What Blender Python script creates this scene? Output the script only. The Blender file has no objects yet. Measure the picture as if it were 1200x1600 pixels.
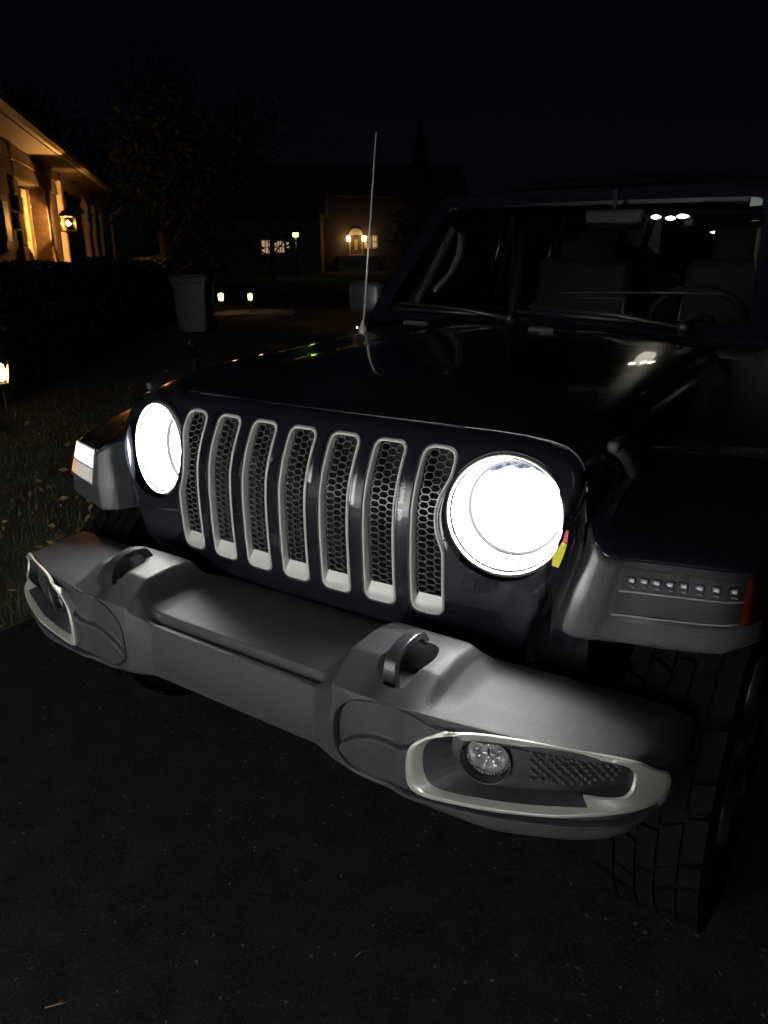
import bpy, bmesh, math, random
import numpy as np
from mathutils import Vector, Matrix
from mathutils.geometry import delaunay_2d_cdt

random.seed(7); np.random.seed(7)
S = bpy.context.scene
COL = S.collection

# ------------------------------------------------------------------ camera
W0, H0 = 1200.0, 1600.0
CP = np.array([1.134, -1.2989, 1.479]); YAW, PITCH, ROLL, FPX = 0.5965, 0.3231, -0.005, 1218.1
_fw = np.array([-math.sin(YAW)*math.cos(PITCH), math.cos(YAW)*math.cos(PITCH), -math.sin(PITCH)])
_r = np.cross(_fw, [0, 0, 1]); _r /= np.linalg.norm(_r); _u = np.cross(_r, _fw)
_c, _s = math.cos(ROLL), math.sin(ROLL)
_R, _U = _c*_r + _s*_u, -_s*_r + _c*_u
cd = bpy.data.cameras.new('camera'); cam = bpy.data.objects.new('camera', cd); COL.objects.link(cam)
cd.sensor_fit = 'VERTICAL'; cd.sensor_height = 24.0; cd.lens = 24.0*FPX/H0
cd.clip_start = 0.02; cd.clip_end = 600
M = Matrix.Identity(4)
for i in range(3):
    M[i][0], M[i][1], M[i][2], M[i][3] = _R[i], _U[i], -_fw[i], CP[i]
cam.matrix_world = M
S.camera = cam

def ray(px, py): return _fw + (px-W0/2)/FPX*_R - (py-H0/2)/FPX*_U
def onz(px, py, z): d = ray(px, py); return CP + d*(z-CP[2])/d[2]
def ony(px, py, y): d = ray(px, py); return CP + d*(y-CP[1])/d[1]
def onx(px, py, x): d = ray(px, py); return CP + d*(x-CP[0])/d[0]
def onplane(px, py, P, n): d = ray(px, py); return CP + d*(np.dot(np.array(P)-CP, n)/np.dot(d, n))
def atdepth(px, py, dep): return CP + ray(px, py)*dep
def project(P):
    d = P - CP; z = d @ _fw
    return np.stack([W0/2+FPX*(d@_R)/z, H0/2-FPX*(d@_U)/z], -1)

# ------------------------------------------------------------------ night sky, moon, exposure
wd = bpy.data.worlds.new('World'); S.world = wd; wd.use_nodes = True
nt = wd.node_tree; nt.nodes.clear()
sky = nt.nodes.new('ShaderNodeTexSky'); sky.sky_type = 'NISHITA'; sky.sun_disc = False
sky.sun_elevation = math.radians(20.0); sky.sun_rotation = math.radians(150)
hs = nt.nodes.new('ShaderNodeHueSaturation'); hs.inputs['Saturation'].default_value = 0.9
bg = nt.nodes.new('ShaderNodeBackground'); bg.inputs['Strength'].default_value = 0.0004
ow = nt.nodes.new('ShaderNodeOutputWorld')
tint = nt.nodes.new('ShaderNodeMix'); tint.data_type = 'RGBA'; tint.blend_type = 'MULTIPLY'
tint.inputs[0].default_value = 1.0; tint.inputs[7].default_value = (0.55, 0.62, 1.0, 1)
nt.links.new(sky.outputs[0], hs.inputs['Color']); nt.links.new(hs.outputs[0], tint.inputs[6])
nt.links.new(tint.outputs[2], bg.inputs['Color']); nt.links.new(bg.outputs[0], ow.inputs['Surface'])
sd = bpy.data.lights.new('moon', 'SUN'); sd.energy = 0.03; sd.angle = math.radians(20); sd.color = (0.8, 0.87, 1.0)
so = bpy.data.objects.new('moon', sd); COL.objects.link(so)
so.rotation_euler = (math.radians(48), 0, math.radians(35))
S.view_settings.view_transform = 'Standard'; S.view_settings.look = 'None'
S.view_settings.exposure = 0.0; S.view_settings.gamma = 1.0; S.view_settings.use_curve_mapping = False
S.render.engine = 'CYCLES'
S.cycles.use_denoising = True
S.cycles.max_bounces = 8; S.cycles.transparent_max_bounces = 24; S.cycles.sample_clamp_indirect = 6.0
S.cycles.use_light_tree = True

# ------------------------------------------------------------------ materials
def mat(name, col, rough=0.5, metal=0.0, coat=0.0, spec=0.5, emis=None, estr=0.0, nscale=0, namp=0.0, bump=0.0, bscale=400, rvar=0.0):
    m = bpy.data.materials.new(name); m.use_nodes = True
    t = m.node_tree; b = t.nodes['Principled BSDF']
    b.inputs['Base Color'].default_value = (*col, 1); b.inputs['Roughness'].default_value = rough
    b.inputs['Metallic'].default_value = metal; b.inputs['Coat Weight'].default_value = coat
    b.inputs['Coat Roughness'].default_value = 0.03
    b.inputs['Specular IOR Level'].default_value = spec
    tc = t.nodes.new('ShaderNodeTexCoord')
    if emis: b.inputs['Emission Color'].default_value = (*emis, 1); b.inputs['Emission Strength'].default_value = estr
    if nscale:
        n = t.nodes.new('ShaderNodeTexNoise'); n.inputs['Scale'].default_value = nscale; n.inputs['Detail'].default_value = 6
        r = t.nodes.new('ShaderNodeMapRange'); r.inputs[1].default_value = 0.3; r.inputs[2].default_value = 0.7
        r.inputs[3].default_value = 1-namp; r.inputs[4].default_value = 1+namp
        mx = t.nodes.new('ShaderNodeMix'); mx.data_type = 'RGBA'; mx.blend_type = 'MULTIPLY'; mx.inputs[0].default_value = 1
        mx.inputs[6].default_value = (*col, 1)
        t.links.new(tc.outputs['Object'], n.inputs['Vector']); t.links.new(n.outputs['Fac'], r.inputs[0])
        t.links.new(r.outputs[0], mx.inputs[7]); t.links.new(mx.outputs[2], b.inputs['Base Color'])
        if rvar:
            rr = t.nodes.new('ShaderNodeMapRange'); rr.inputs[1].default_value = 0.3; rr.inputs[2].default_value = 0.7
            rr.inputs[3].default_value = rough-rvar; rr.inputs[4].default_value = rough+rvar
            t.links.new(n.outputs['Fac'], rr.inputs[0]); t.links.new(rr.outputs[0], b.inputs['Roughness'])
    if bump:
        n2 = t.nodes.new('ShaderNodeTexNoise'); n2.inputs['Scale'].default_value = bscale; n2.inputs['Detail'].default_value = 3
        bp = t.nodes.new('ShaderNodeBump'); bp.inputs['Strength'].default_value = bump; bp.inputs['Distance'].default_value = 0.002
        t.links.new(tc.outputs['Object'], n2.inputs['Vector']); t.links.new(n2.outputs['Fac'], bp.inputs['Height'])
        t.links.new(bp.outputs[0], b.inputs['Normal'])
    return m

def emat(name, col, strength):
    m = bpy.data.materials.new(name); m.use_nodes = True; t = m.node_tree; t.nodes.clear()
    e = t.nodes.new('ShaderNodeEmission'); e.inputs[0].default_value = (*col, 1); e.inputs[1].default_value = strength
    o = t.nodes.new('ShaderNodeOutputMaterial'); t.links.new(e.outputs[0], o.inputs[0]); return m

def glassmat(name, tintc=(1, 1, 1), ior=1.45, rough=0.02):
    m = bpy.data.materials.new(name); m.use_nodes = True; t = m.node_tree; t.nodes.clear()
    tr = t.nodes.new('ShaderNodeBsdfTransparent'); tr.inputs[0].default_value = (*tintc, 1)
    g = t.nodes.new('ShaderNodeBsdfGlossy'); g.inputs['Roughness'].default_value = rough
    f = t.nodes.new('ShaderNodeFresnel'); f.inputs[0].default_value = ior
    mx = t.nodes.new('ShaderNodeMixShader'); o = t.nodes.new('ShaderNodeOutputMaterial')
    t.links.new(f.outputs[0], mx.inputs[0]); t.links.new(tr.outputs[0], mx.inputs[1]); t.links.new(g.outputs[0], mx.inputs[2])
    t.links.new(mx.outputs[0], o.inputs[0]); return m

MT = {
 'paint': mat('black_paint', (0.006, 0.007, 0.011), 0.22, 0, 1.0, 0.5, nscale=3, namp=0.25, rvar=0.05),
 'plastic': mat('grey_plastic', (0.027, 0.0285, 0.0325), 0.52, 0, 0, 0.45, nscale=220, namp=0.22, bump=0.55, bscale=520),
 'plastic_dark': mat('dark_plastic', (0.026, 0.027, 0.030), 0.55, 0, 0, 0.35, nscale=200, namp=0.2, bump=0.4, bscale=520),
 'plastic_black': mat('black_plastic', (0.012, 0.012, 0.014), 0.4, nscale=40, namp=0.2),
 'silver': mat('satin_silver', (0.72, 0.70, 0.64), 0.34, 0.5, 0, 0.5, nscale=25, namp=0.06),
 'rimsilver': mat('pale_silver_paint', (0.88, 0.865, 0.81), 0.34, 0.05, 0.2, 0.5, nscale=25, namp=0.05),
 'chrome': mat('chrome', (0.75, 0.74, 0.72), 0.10, 1.0),
 'mesh': mat('gloss_black_mesh', (0.075, 0.076, 0.08), 0.24, 0, 0.5, 0.6),
 'void': mat('radiator_black', (0.004, 0.004, 0.005), 0.8),
 'rubber': mat('tyre_rubber', (0.0035, 0.0035, 0.0035), 0.9, spec=0.06, nscale=30, namp=0.3, bump=0.2, bscale=300),
 'alloy': mat('dark_alloy', (0.10, 0.10, 0.105), 0.35, 0.8),
 'hook': mat('hook_black', (0.018, 0.018, 0.022), 0.30, 0.0, 0.4, 0.5),
 'drl': emat('daytime_lamp_lit', (1.0, 0.98, 0.94), 4.5),
 'drl_low': mat('daytime_lamp_lower_lens', (0.45, 0.44, 0.42), 0.2, 0.3, emis=(1.0, 0.93, 0.82), estr=0.32),
 'amber_lit': mat('amber_lens_lit', (0.7, 0.22, 0.02), 0.2, emis=(1.0, 0.36, 0.03), estr=1.1),
 'amber': mat('amber_lens', (0.34, 0.06, 0.008), 0.15, 0, 0.5),
 'reflector': mat('chrome_reflector', (0.7, 0.71, 0.73), 0.28, 0.75, bump=1.0, bscale=110),
 'lamphouse': mat('lamp_housing', (0.03, 0.03, 0.034), 0.3),
 'cell': mat('lamp_cell', (0.09, 0.09, 0.10), 0.3, 0.7),
 'lampdark': mat('lamp_dark_ring', (0.005, 0.005, 0.0055), 0.7, spec=0.1),
 'antenna': mat('antenna_steel', (0.5, 0.49, 0.46), 0.35, 0.3),
 'facet': mat('lamp_facet', (0.016, 0.019, 0.032), 0.5, spec=0.1),
 'lampribs': mat('lamp_ribs', (0.24, 0.24, 0.25), 0.25, 0.7),
 'glass': glassmat('clear_glass', (0.96, 0.98, 0.98)),
 'lens': glassmat('lens_glass', (0.99, 0.99, 1.0)),
 'tint': glassmat('tinted_glass', (0.35, 0.37, 0.38)),
 'interior': mat('interior_cloth', (0.014, 0.014, 0.014), 0.8, nscale=60, namp=0.3),
 'trim_lt': mat('interior_trim', (0.16, 0.155, 0.13), 0.55),
 'dome': emat('dome_lamp_lit', (1.0, 0.93, 0.75), 7.0),
 'paper': mat('paper_sticker', (0.45, 0.50, 0.42), 0.6),
 'yellow': mat('yellow_tag', (0.80, 0.72, 0.02), 0.45, emis=None),
 'red': mat('red_tag', (0.55, 0.03, 0.04), 0.45),
 'asphalt': mat('asphalt', (0.0145, 0.0155, 0.0165), 0.9, spec=0.12, nscale=9, namp=0.35, bump=0.9, bscale=260),
 'lawn': mat('lawn_soil', (0.055, 0.050, 0.026), 0.95, nscale=4, namp=0.5, bump=0.8, bscale=60),
 'concrete': mat('concrete', (0.30, 0.27, 0.23), 0.9, nscale=12, namp=0.2, bump=0.3, bscale=80),
 'mulch': mat('mulch', (0.12, 0.075, 0.045), 0.95, nscale=25, namp=0.5, bump=0.9, bscale=120),
 'blade': mat('grass_blade', (0.045, 0.050, 0.020), 0.7, nscale=30, namp=0.5),
 'leaf': mat('dead_leaf', (0.20, 0.12, 0.05), 0.8, nscale=30, namp=0.5),
 'hedge': mat('hedge_leaf', (0.040, 0.055, 0.028), 0.6, nscale=20, namp=0.4),
 'tree': mat('tree_leaf', (0.022, 0.028, 0.016), 0.6, nscale=3, namp=0.4),
 'bark': mat('bark', (0.10, 0.085, 0.06), 0.9, nscale=20, namp=0.4, bump=0.8, bscale=40),
 'siding': mat('cream_siding', (0.36, 0.30, 0.22), 0.6, nscale=8, namp=0.1),
 'trimw': mat('white_trim', (0.80, 0.75, 0.66), 0.5, nscale=8, namp=0.08),
 'brick': mat('brick', (0.15, 0.105, 0.08), 0.85, nscale=10, namp=0.3, bump=0.6, bscale=60),
 'stone': mat('quoin_stone', (0.46, 0.40, 0.30), 0.8, nscale=10, namp=0.25, bump=0.6, bscale=50),
 'roof': mat('roof_shingle', (0.07, 0.055, 0.045), 0.85, nscale=15, namp=0.4),
 'darkpaint': mat('dark_shutter', (0.035, 0.030, 0.030), 0.5),
 'doorp': mat('door_paint', (0.60, 0.45, 0.27), 0.5, nscale=6, namp=0.1),
 'iron': mat('lantern_iron', (0.05, 0.045, 0.04), 0.4, 0.6),
 'brass': mat('lantern_brass', (0.45, 0.30, 0.14), 0.35, 0.9),
 'bulb': emat('warm_bulb', (1.0, 0.62, 0.20), 40.0),
 'pathbulb': emat('path_bulb', (1.0, 0.60, 0.22), 11.0),
 'winlit': emat('lit_window', (1.0, 0.58, 0.22), 0.75),
 'winlit2': emat('lit_window_pale', (1.0, 0.66, 0.36), 0.42),
 'street': emat('street_lamp_lit', (0.55, 1.0, 0.12), 8.0),
 'bin': mat('bin_plastic', (0.10, 0.10, 0.098), 0.45, nscale=6, namp=0.15),
 'binlid': mat('bin_lid', (0.02, 0.02, 0.022), 0.4),
 'capred': mat('terracotta_cap', (0.38, 0.13, 0.06), 0.6, nscale=10, namp=0.2),
 'white': mat('bounce_wall_white', (0.78, 0.77, 0.74), 0.5, nscale=5, namp=0.05),
 'wall_far': mat('far_wall', (0.12, 0.10, 0.09), 0.8),
}

def lampmat(name, col, strong, weak, z0, z1, pat, scale, wcol=(.62, .70, .95)):
    # luminous reflector: full strength in the beam zone, dimmer and patterned towards z1
    m = bpy.data.materials.new(name); m.use_nodes = True; t = m.node_tree; t.nodes.clear()
    tc = t.nodes.new('ShaderNodeTexCoord'); sx = t.nodes.new('ShaderNodeSeparateXYZ'); t.links.new(tc.outputs['Object'], sx.inputs[0])
    mp = t.nodes.new('ShaderNodeMapping'); mp.inputs['Scale'].default_value = scale
    vo = t.nodes.new('ShaderNodeTexVoronoi'); vo.inputs['Scale'].default_value = pat; vo.distance = 'CHEBYCHEV'
    t.links.new(tc.outputs['Object'], mp.inputs[0]); t.links.new(mp.outputs[0], vo.inputs['Vector'])
    cr = t.nodes.new('ShaderNodeSeparateColor'); t.links.new(vo.outputs['Color'], cr.inputs[0])
    pw = t.nodes.new('ShaderNodeMapRange'); pw.inputs[1].default_value = 0.1; pw.inputs[2].default_value = 0.9; pw.inputs[3].default_value = weak*0.35; pw.inputs[4].default_value = weak*2.2
    t.links.new(cr.outputs[0], pw.inputs[0])
    ns = t.nodes.new('ShaderNodeTexNoise'); ns.inputs['Scale'].default_value = 38; t.links.new(tc.outputs['Object'], ns.inputs['Vector'])
    ad = t.nodes.new('ShaderNodeMath'); ad.operation = 'MULTIPLY_ADD'; ad.inputs[1].default_value = 0.05; t.links.new(ns.outputs['Fac'], ad.inputs[0]); t.links.new(sx.outputs['Z'], ad.inputs[2])
    mr = t.nodes.new('ShaderNodeMapRange'); mr.interpolation_type = 'SMOOTHSTEP'; mr.inputs[1].default_value = z0+.025; mr.inputs[2].default_value = z1+.025
    t.links.new(ad.outputs[0], mr.inputs[0])
    mx = t.nodes.new('ShaderNodeMix'); mx.data_type = 'FLOAT'; t.links.new(mr.outputs[0], mx.inputs[0]); mx.inputs[2].default_value = strong; t.links.new(pw.outputs[0], mx.inputs[3])
    mc = t.nodes.new('ShaderNodeMix'); mc.data_type = 'RGBA'; t.links.new(mr.outputs[0], mc.inputs[0]); mc.inputs[6].default_value = (*col, 1); mc.inputs[7].default_value = (*wcol, 1)
    e = t.nodes.new('ShaderNodeEmission'); t.links.new(mx.outputs[0], e.inputs[1]); t.links.new(mc.outputs[2], e.inputs[0])
    o = t.nodes.new('ShaderNodeOutputMaterial'); t.links.new(e.outputs[0], o.inputs[0]); return m
MT['lampwall'] = lampmat('headlamp_lit_bowl', (1.0, 0.98, 0.93), 120.0, 1.0, 0.897, 0.864, 60, (1, 1, 1), (1.0, .95, .84))
MT['lampdish'] = lampmat('headlamp_lit_reflector', (0.97, 0.985, 1.0), 26.0, 0.42, 1.030, 1.050, 55, (1.6, 1, .7))

def aggregate(m, scale, lim, col):      # pale stones scattered in the asphalt
    t = m.node_tree; b = t.nodes['Principled BSDF']; src = b.inputs['Base Color'].links[0].from_socket
    tc = t.nodes.new('ShaderNodeTexCoord'); vo = t.nodes.new('ShaderNodeTexVoronoi'); vo.inputs['Scale'].default_value = scale
    sc = t.nodes.new('ShaderNodeSeparateColor'); gt = t.nodes.new('ShaderNodeMath'); gt.operation = 'GREATER_THAN'; gt.inputs[1].default_value = lim
    mx = t.nodes.new('ShaderNodeMix'); mx.data_type = 'RGBA'; mx.inputs[7].default_value = (*col, 1)
    t.links.new(tc.outputs['Object'], vo.inputs['Vector']); t.links.new(vo.outputs['Color'], sc.inputs[0]); t.links.new(sc.outputs[0], gt.inputs[0])
    t.links.new(gt.outputs[0], mx.inputs[0]); t.links.new(src, mx.inputs[6]); t.links.new(mx.outputs[2], b.inputs['Base Color'])
aggregate(MT['asphalt'], 230, .88, (.032, .032, .033))
aggregate(MT['asphalt'], 150, .996, (.09, .085, .08))

# ------------------------------------------------------------------ helpers
def ob(name, verts, faces, m, parent=None, smooth=True, flip=False):
    me = bpy.data.meshes.new(name)
    if flip: faces = [tuple(reversed(f)) for f in faces]
    me.from_pydata([tuple(map(float, v)) for v in verts], [], [tuple(int(i) for i in f) for f in faces])
    me.update()
    if smooth:
        me.polygons.foreach_set('use_smooth', [True]*len(me.polygons))
    o = bpy.data.objects.new(name, me); COL.objects.link(o)
    me.materials.append(MT[m] if isinstance(m, str) else m)
    if parent is not None: setpar(o, parent)
    return o

def wloc(o):
    v = Vector(o.location)
    return v if o.parent is None else v + Vector(o.matrix_parent_inverse.translation) + wloc(o.parent)

def setpar(o, p):
    o.parent = p
    o.matrix_parent_inverse = Matrix.Translation(-PW.get(p.name, Vector((0, 0, 0))))
PW = {}
def empty(name, loc, label=None, cat=None, group=None):
    e = bpy.data.objects.new(name, None); COL.objects.link(e); e.location = loc
    e.empty_display_size = 0.1
    PW[e.name] = Vector(loc)
    if label: tag(e, label, cat, group)
    return e
def tag(o, label, cat, group=None):
    o['label'] = label; o['category'] = cat
    if group: o['group'] = group
def kind(o, k): o['kind'] = k; return o

class MB:
    def __init__(s): s.v = []; s.f = []
    def add(s, v, f):
        n = len(s.v); s.v += [tuple(map(float, p)) for p in v]; s.f += [tuple(int(i)+n for i in q) for q in f]; return s
    def box(s, c, h, rot=None, bev=0.0):
        c = np.array(c, float); h = np.array(h, float)
        if bev <= 0:
            p = np.array([[x, y, z] for x in (-1, 1) for y in (-1, 1) for z in (-1, 1)], float)*h
            f = [(0, 1, 3, 2), (4, 6, 7, 5), (0, 4, 5, 1), (2, 3, 7, 6), (0, 2, 6, 4), (1, 5, 7, 3)]
        else:
            bm = bmesh.new(); bmesh.ops.create_cube(bm, size=2)
            for w in bm.verts: w.co = Vector(w.co[k]*h[k] for k in range(3))
            bmesh.ops.bevel(bm, geom=list(bm.edges), offset=min(bev, 0.9*min(h)), segments=2, profile=0.5, affect='EDGES')
            bm.verts.index_update(); p = np.array([w.co[:] for w in bm.verts]); f = [[w.index for w in q.verts] for q in bm.faces]; bm.free()
        if rot is not None: p = p @ np.array(rot).T
        return s.add(p+c, f)
    def tube(s, path, rad, n=8, closed=False, caps=True):
        path = [np.array(p, float) for p in path]; K = len(path)
        rad = [rad]*K if not hasattr(rad, '__len__') else rad
        v = []; up = None
        for i in range(K):
            a = path[(i-1) % K] if (closed or i > 0) else path[i]; b = path[(i+1) % K] if (closed or i < K-1) else path[i]
            t = b-a; t /= (np.linalg.norm(t)+1e-12)
            if up is None: up = np.array([0, 0, 1.0]) if abs(t[2]) < 0.9 else np.array([1.0, 0, 0])
            sd = np.cross(t, up); sd /= (np.linalg.norm(sd)+1e-12); up = np.cross(sd, t)
            for k in range(n):
                a2 = 2*math.pi*k/n; v.append(path[i]+rad[i]*(math.cos(a2)*sd+math.sin(a2)*up))
        f = []
        for i in range(K if closed else K-1):
            for k in range(n):
                i2 = (i+1) % K; f.append((i*n+k, i*n+(k+1) % n, i2*n+(k+1) % n, i2*n+k))
        if caps and not closed: f += [tuple(range(n))[::-1], tuple((K-1)*n+k for k in range(n))]
        return s.add(v, f)
    def lathe(s, prof, org=(0, 0, 0), axis=(0, 0, 1), n=48, xdir=None):
        ax = np.array(axis, float); ax /= np.linalg.norm(ax)
        x = np.array(xdir if xdir is not None else ((1, 0, 0) if abs(ax[0]) < 0.8 else (0, 0, 1)), float)
        x -= ax*(x@ax); x /= np.linalg.norm(x); y = np.cross(ax, x); org = np.array(org, float)
        v = []
        for r, h in prof:
            for k in range(n):
                a = 2*math.pi*k/n; v.append(org+ax*h+r*(math.cos(a)*x+math.sin(a)*y))
        f = []
        for i in range(len(prof)-1):
            for k in range(n): f.append((i*n+k, i*n+(k+1) % n, (i+1)*n+(k+1) % n, (i+1)*n+k))
        return s.add(v, f)
    def loops(s, L, closed=True):
        n = len(L[0]); v = [p for l in L for p in l]; f = []
        for i in range(len(L)-1):
            for k in range(n if closed else n-1):
                f.append((i*n+k, i*n+(k+1) % n, (i+1)*n+(k+1) % n, (i+1)*n+k))
        return s.add(v, f)
    def cap(s, loop): return s.add(loop, [tuple(range(len(loop)))])
    def mirror(s):
        m = MB(); m.v = [(-x, y, z) for x, y, z in s.v]; m.f = [tuple(reversed(q)) for q in s.f]; return m
    def build(s, name, m, parent=None, smooth=True, auto=None):
        o = ob(name, s.v, s.f, m, parent, smooth)
        if auto: sharp(o, auto)
        return o
def sharp(o, deg=35):
    me = o.data; bm = bmesh.new(); bm.from_mesh(me); c = math.radians(deg)
    for e in bm.edges:
        e.smooth = not (len(e.link_faces) == 2 and e.calc_face_angle(0) > c)
    bm.to_mesh(me); bm.free()

def inpoly(P, poly):
    P = np.atleast_2d(P); x, y = P[:, 0], P[:, 1]; r = np.zeros(len(P), bool); n = len(poly); j = n-1
    for i in range(n):
        xi, yi = poly[i]; xj, yj = poly[j]
        c = ((yi > y) != (yj > y)) & (x < (xj-xi)*(y-yi)/((yj-yi)+1e-15)+xi); r ^= c; j = i
    return r
def chaikin(p, it=2, closed=True):
    p = np.array(p, float)
    for _ in range(it):
        q = np.roll(p, -1, 0); a = .75*p+.25*q; b = .25*p+.75*q
        p = np.stack([a, b], 1).reshape(-1, p.shape[1])
    return p
def resample(p, n, closed=True):
    p = np.array(p, float)
    if closed: p = np.vstack([p, p[:1]])
    d = np.concatenate([[0], np.cumsum(np.linalg.norm(np.diff(p, axis=0), axis=1))])
    t = np.linspace(0, d[-1], n, endpoint=not closed)
    return np.stack([np.interp(t, d, p[:, k]) for k in range(p.shape[1])], 1)
def offset(poly, d):      # inward for a counter-clockwise loop
    p = np.array(poly, float); t = np.roll(p, -1, 0)-np.roll(p, 1, 0); t /= np.linalg.norm(t, axis=1)[:, None]+1e-12
    return p + d*np.stack([-t[:, 1], t[:, 0]], 1)
def cdt_fill(outer, holes, grid):
    """triangulate outer minus holes with extra interior points; returns 2D verts, tris"""
    V = [tuple(p) for p in outer]; E = [(i, (i+1) % len(outer)) for i in range(len(outer))]
    for h in holes:
        n = len(V); V += [tuple(p) for p in h]; E += [(n+i, n+(i+1) % len(h)) for i in range(len(h))]
    g = np.array(grid)
    if len(g):
        k = inpoly(g, outer)
        for h in holes: k &= ~inpoly(g, h)
        V += [tuple(p) for p in g[k]]
    vo, eo, fo, *_ = delaunay_2d_cdt([Vector(p) for p in V], E, [], 0, 1e-6)
    vo = np.array([v[:] for v in vo]); fo = np.array([f for f in fo if len(f) == 3])
    c = vo[fo].mean(1); k = inpoly(c, outer)
    for h in holes: k &= ~inpoly(c, h)
    return vo, fo[k]
def pchip(x, y, xq):
    x = np.array(x, float); y = np.array(y, float); h = np.diff(x); dl = np.diff(y)/h; m = np.zeros_like(y)
    for i in range(1, len(x)-1):
        if dl[i-1]*dl[i] > 0:
            w1 = 2*h[i]+h[i-1]; w2 = h[i]+2*h[i-1]; m[i] = (w1+w2)/(w1/dl[i-1]+w2/dl[i])
    m[0], m[-1] = dl[0], dl[-1]
    k = np.clip(np.searchsorted(x, xq)-1, 0, len(h)-1); t = (xq-x[k])/h[k]
    return (y[k]*(1+2*t)*(1-t)**2 + h[k]*m[k]*t*(1-t)**2 + y[k+1]*t*t*(3-2*t) + h[k]*m[k+1]*t*t*(t-1))
def sstep(a, b, x): t = np.clip((x-a)/(b-a), 0, 1); return t*t*(3-2*t)

class Loft:
    """surface through (y,z) profiles at stations in x; grid P[i,j] with rounded corners"""
    def __init__(s, xs, keys, rad, nx, seg=0.006, lin=False):
        keys = np.array(keys, float); xq = np.linspace(xs[0], xs[-1], nx)
        Mp = keys.shape[1]
        f = (lambda a: np.interp(xq, xs, a)) if lin else (lambda a: pchip(xs, a, xq))
        prof = np.stack([np.stack([f(keys[:, m, c]) for c in (0, 1)], -1) for m in range(Mp)], 1)
        ctr = prof; out = []; L = np.linalg.norm(np.diff(ctr, axis=1), axis=2)
        av = L.mean(0); s.rowstart = []
        def lin_pts(a, b, n): return [a+(b-a)*(k/n) for k in range(n)]
        cur = ctr[:, 0]
        for m in range(1, Mp):
            if m < Mp-1:
                r1 = np.minimum(rad[m], .45*L[:, m-1])[:, None]; r2 = np.minimum(rad[m], .45*L[:, m])[:, None]
                p, q, o = ctr[:, m]-(ctr[:, m]-ctr[:, m-1])/(L[:, m-1][:, None]+1e-9)*r1, ctr[:, m]+(ctr[:, m+1]-ctr[:, m])/(L[:, m][:, None]+1e-9)*r2, ctr[:, m]
            else: p = q = o = ctr[:, m]
            s.rowstart.append(len(out)); out += lin_pts(cur, p, max(1, int(av[m-1]/seg)))
            if m < Mp-1:
                na = max(5, int(2*rad[m]/seg)); out += [(1-t)**2*p+2*t*(1-t)*o+t*t*q for t in np.linspace(0, 1, na)[:-1]]
            cur = q
        out.append(cur); s.rowstart.append(len(out)-1)
        P = np.stack(out, 1); s.P = np.concatenate([np.repeat(xq[:, None, None], P.shape[1], 1), P], 2)
        s.n, s.m = s.P.shape[:2]
        du = np.gradient(s.P, axis=0); dv = np.gradient(s.P, axis=1); N = np.cross(du, dv)
        s.N = N/(np.linalg.norm(N, axis=2)[..., None]+1e-12)
    def ev(s, uv, A=None):
        A = s.P if A is None else A
        uv = np.atleast_2d(uv); u = np.clip(uv[:, 0], 0, s.n-1.001); v = np.clip(uv[:, 1], 0, s.m-1.001)
        i = u.astype(int); j = v.astype(int); a = (u-i)[:, None]; b = (v-j)[:, None]
        return A[i, j]*(1-a)*(1-b)+A[i+1, j]*a*(1-b)+A[i, j+1]*(1-a)*b+A[i+1, j+1]*a*b
    def hit(s, px, jr=(0, 10**6), facing=True):
        pr = project(s.P.reshape(-1, 3)).reshape(s.n, s.m, 2); out = []
        back = ((s.P-CP)*s.N*s.sgn).sum(2) > 0
        jj = np.arange(s.m)[None, :]
        bad = (jj < jr[0]) | (jj > jr[1]) | (back if facing else False)
        for q in np.atleast_2d(px):
            d = np.linalg.norm(pr-q, axis=2)+bad*1e5; i, j = np.unravel_index(np.argmin(d), d.shape)
            i = int(np.clip(i, 1, s.n-2)); j = int(np.clip(j, 1, s.m-2))
            J = np.stack([(pr[i+1, j]-pr[i-1, j])/2, (pr[i, j+1]-pr[i, j-1])/2], 1)
            try: du = np.clip(np.linalg.solve(J, q-pr[i, j]), -1, 1)
            except Exception: du = np.zeros(2)
            out.append((i+du[0], j+du[1]))
        return np.array(out)
    sgn = 1.0
    def mesh(s, cuts=(), jr=None):
        n, m = s.n, s.m; P = s.P.copy().reshape(-1, 3)
        I, J = np.meshgrid(np.arange(n-1), np.arange(m-1), indexing='ij')
        keep = np.ones(I.shape, bool); c = np.stack([I.ravel()+.5, J.ravel()+.5], 1)
        if jr is not None: keep &= (J >= jr[0]) & (J < jr[1])
        for poly in cuts:
            ins = inpoly(c, poly).reshape(I.shape); keep &= ~ins
            vin = np.zeros((n, m), bool); vk = np.zeros((n, m), bool)
            for a in (0, 1):
                for b in (0, 1): vin[a:n-1+a, b:m-1+b] |= ins; vk[a:n-1+a, b:m-1+b] |= ~ins
            bi, bj = np.where(vin & vk); pl = np.vstack([poly, poly[:1]])
            A, B = pl[:-1], pl[1:]-pl[:-1]
            for i, j in zip(bi, bj):
                q = np.array([i, j], float); t = np.clip(((q-A)*B).sum(1)/((B*B).sum(1)+1e-12), 0, 1)
                w = A+t[:, None]*B; k = np.argmin(((w-q)**2).sum(1)); P[i*m+j] = s.ev(w[k])[0]
        f = [(i*m+j, (i+1)*m+j, (i+1)*m+j+1, i*m+j+1) for i, j in zip(I[keep], J[keep])]
        mb = MB(); used = sorted({a for q in f for a in q}); mp = {a: k for k, a in enumerate(used)}
        mb.add(P[used], [tuple(mp[a] for a in (q if s.sgn > 0 else q[::-1])) for q in f]); return mb

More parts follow.
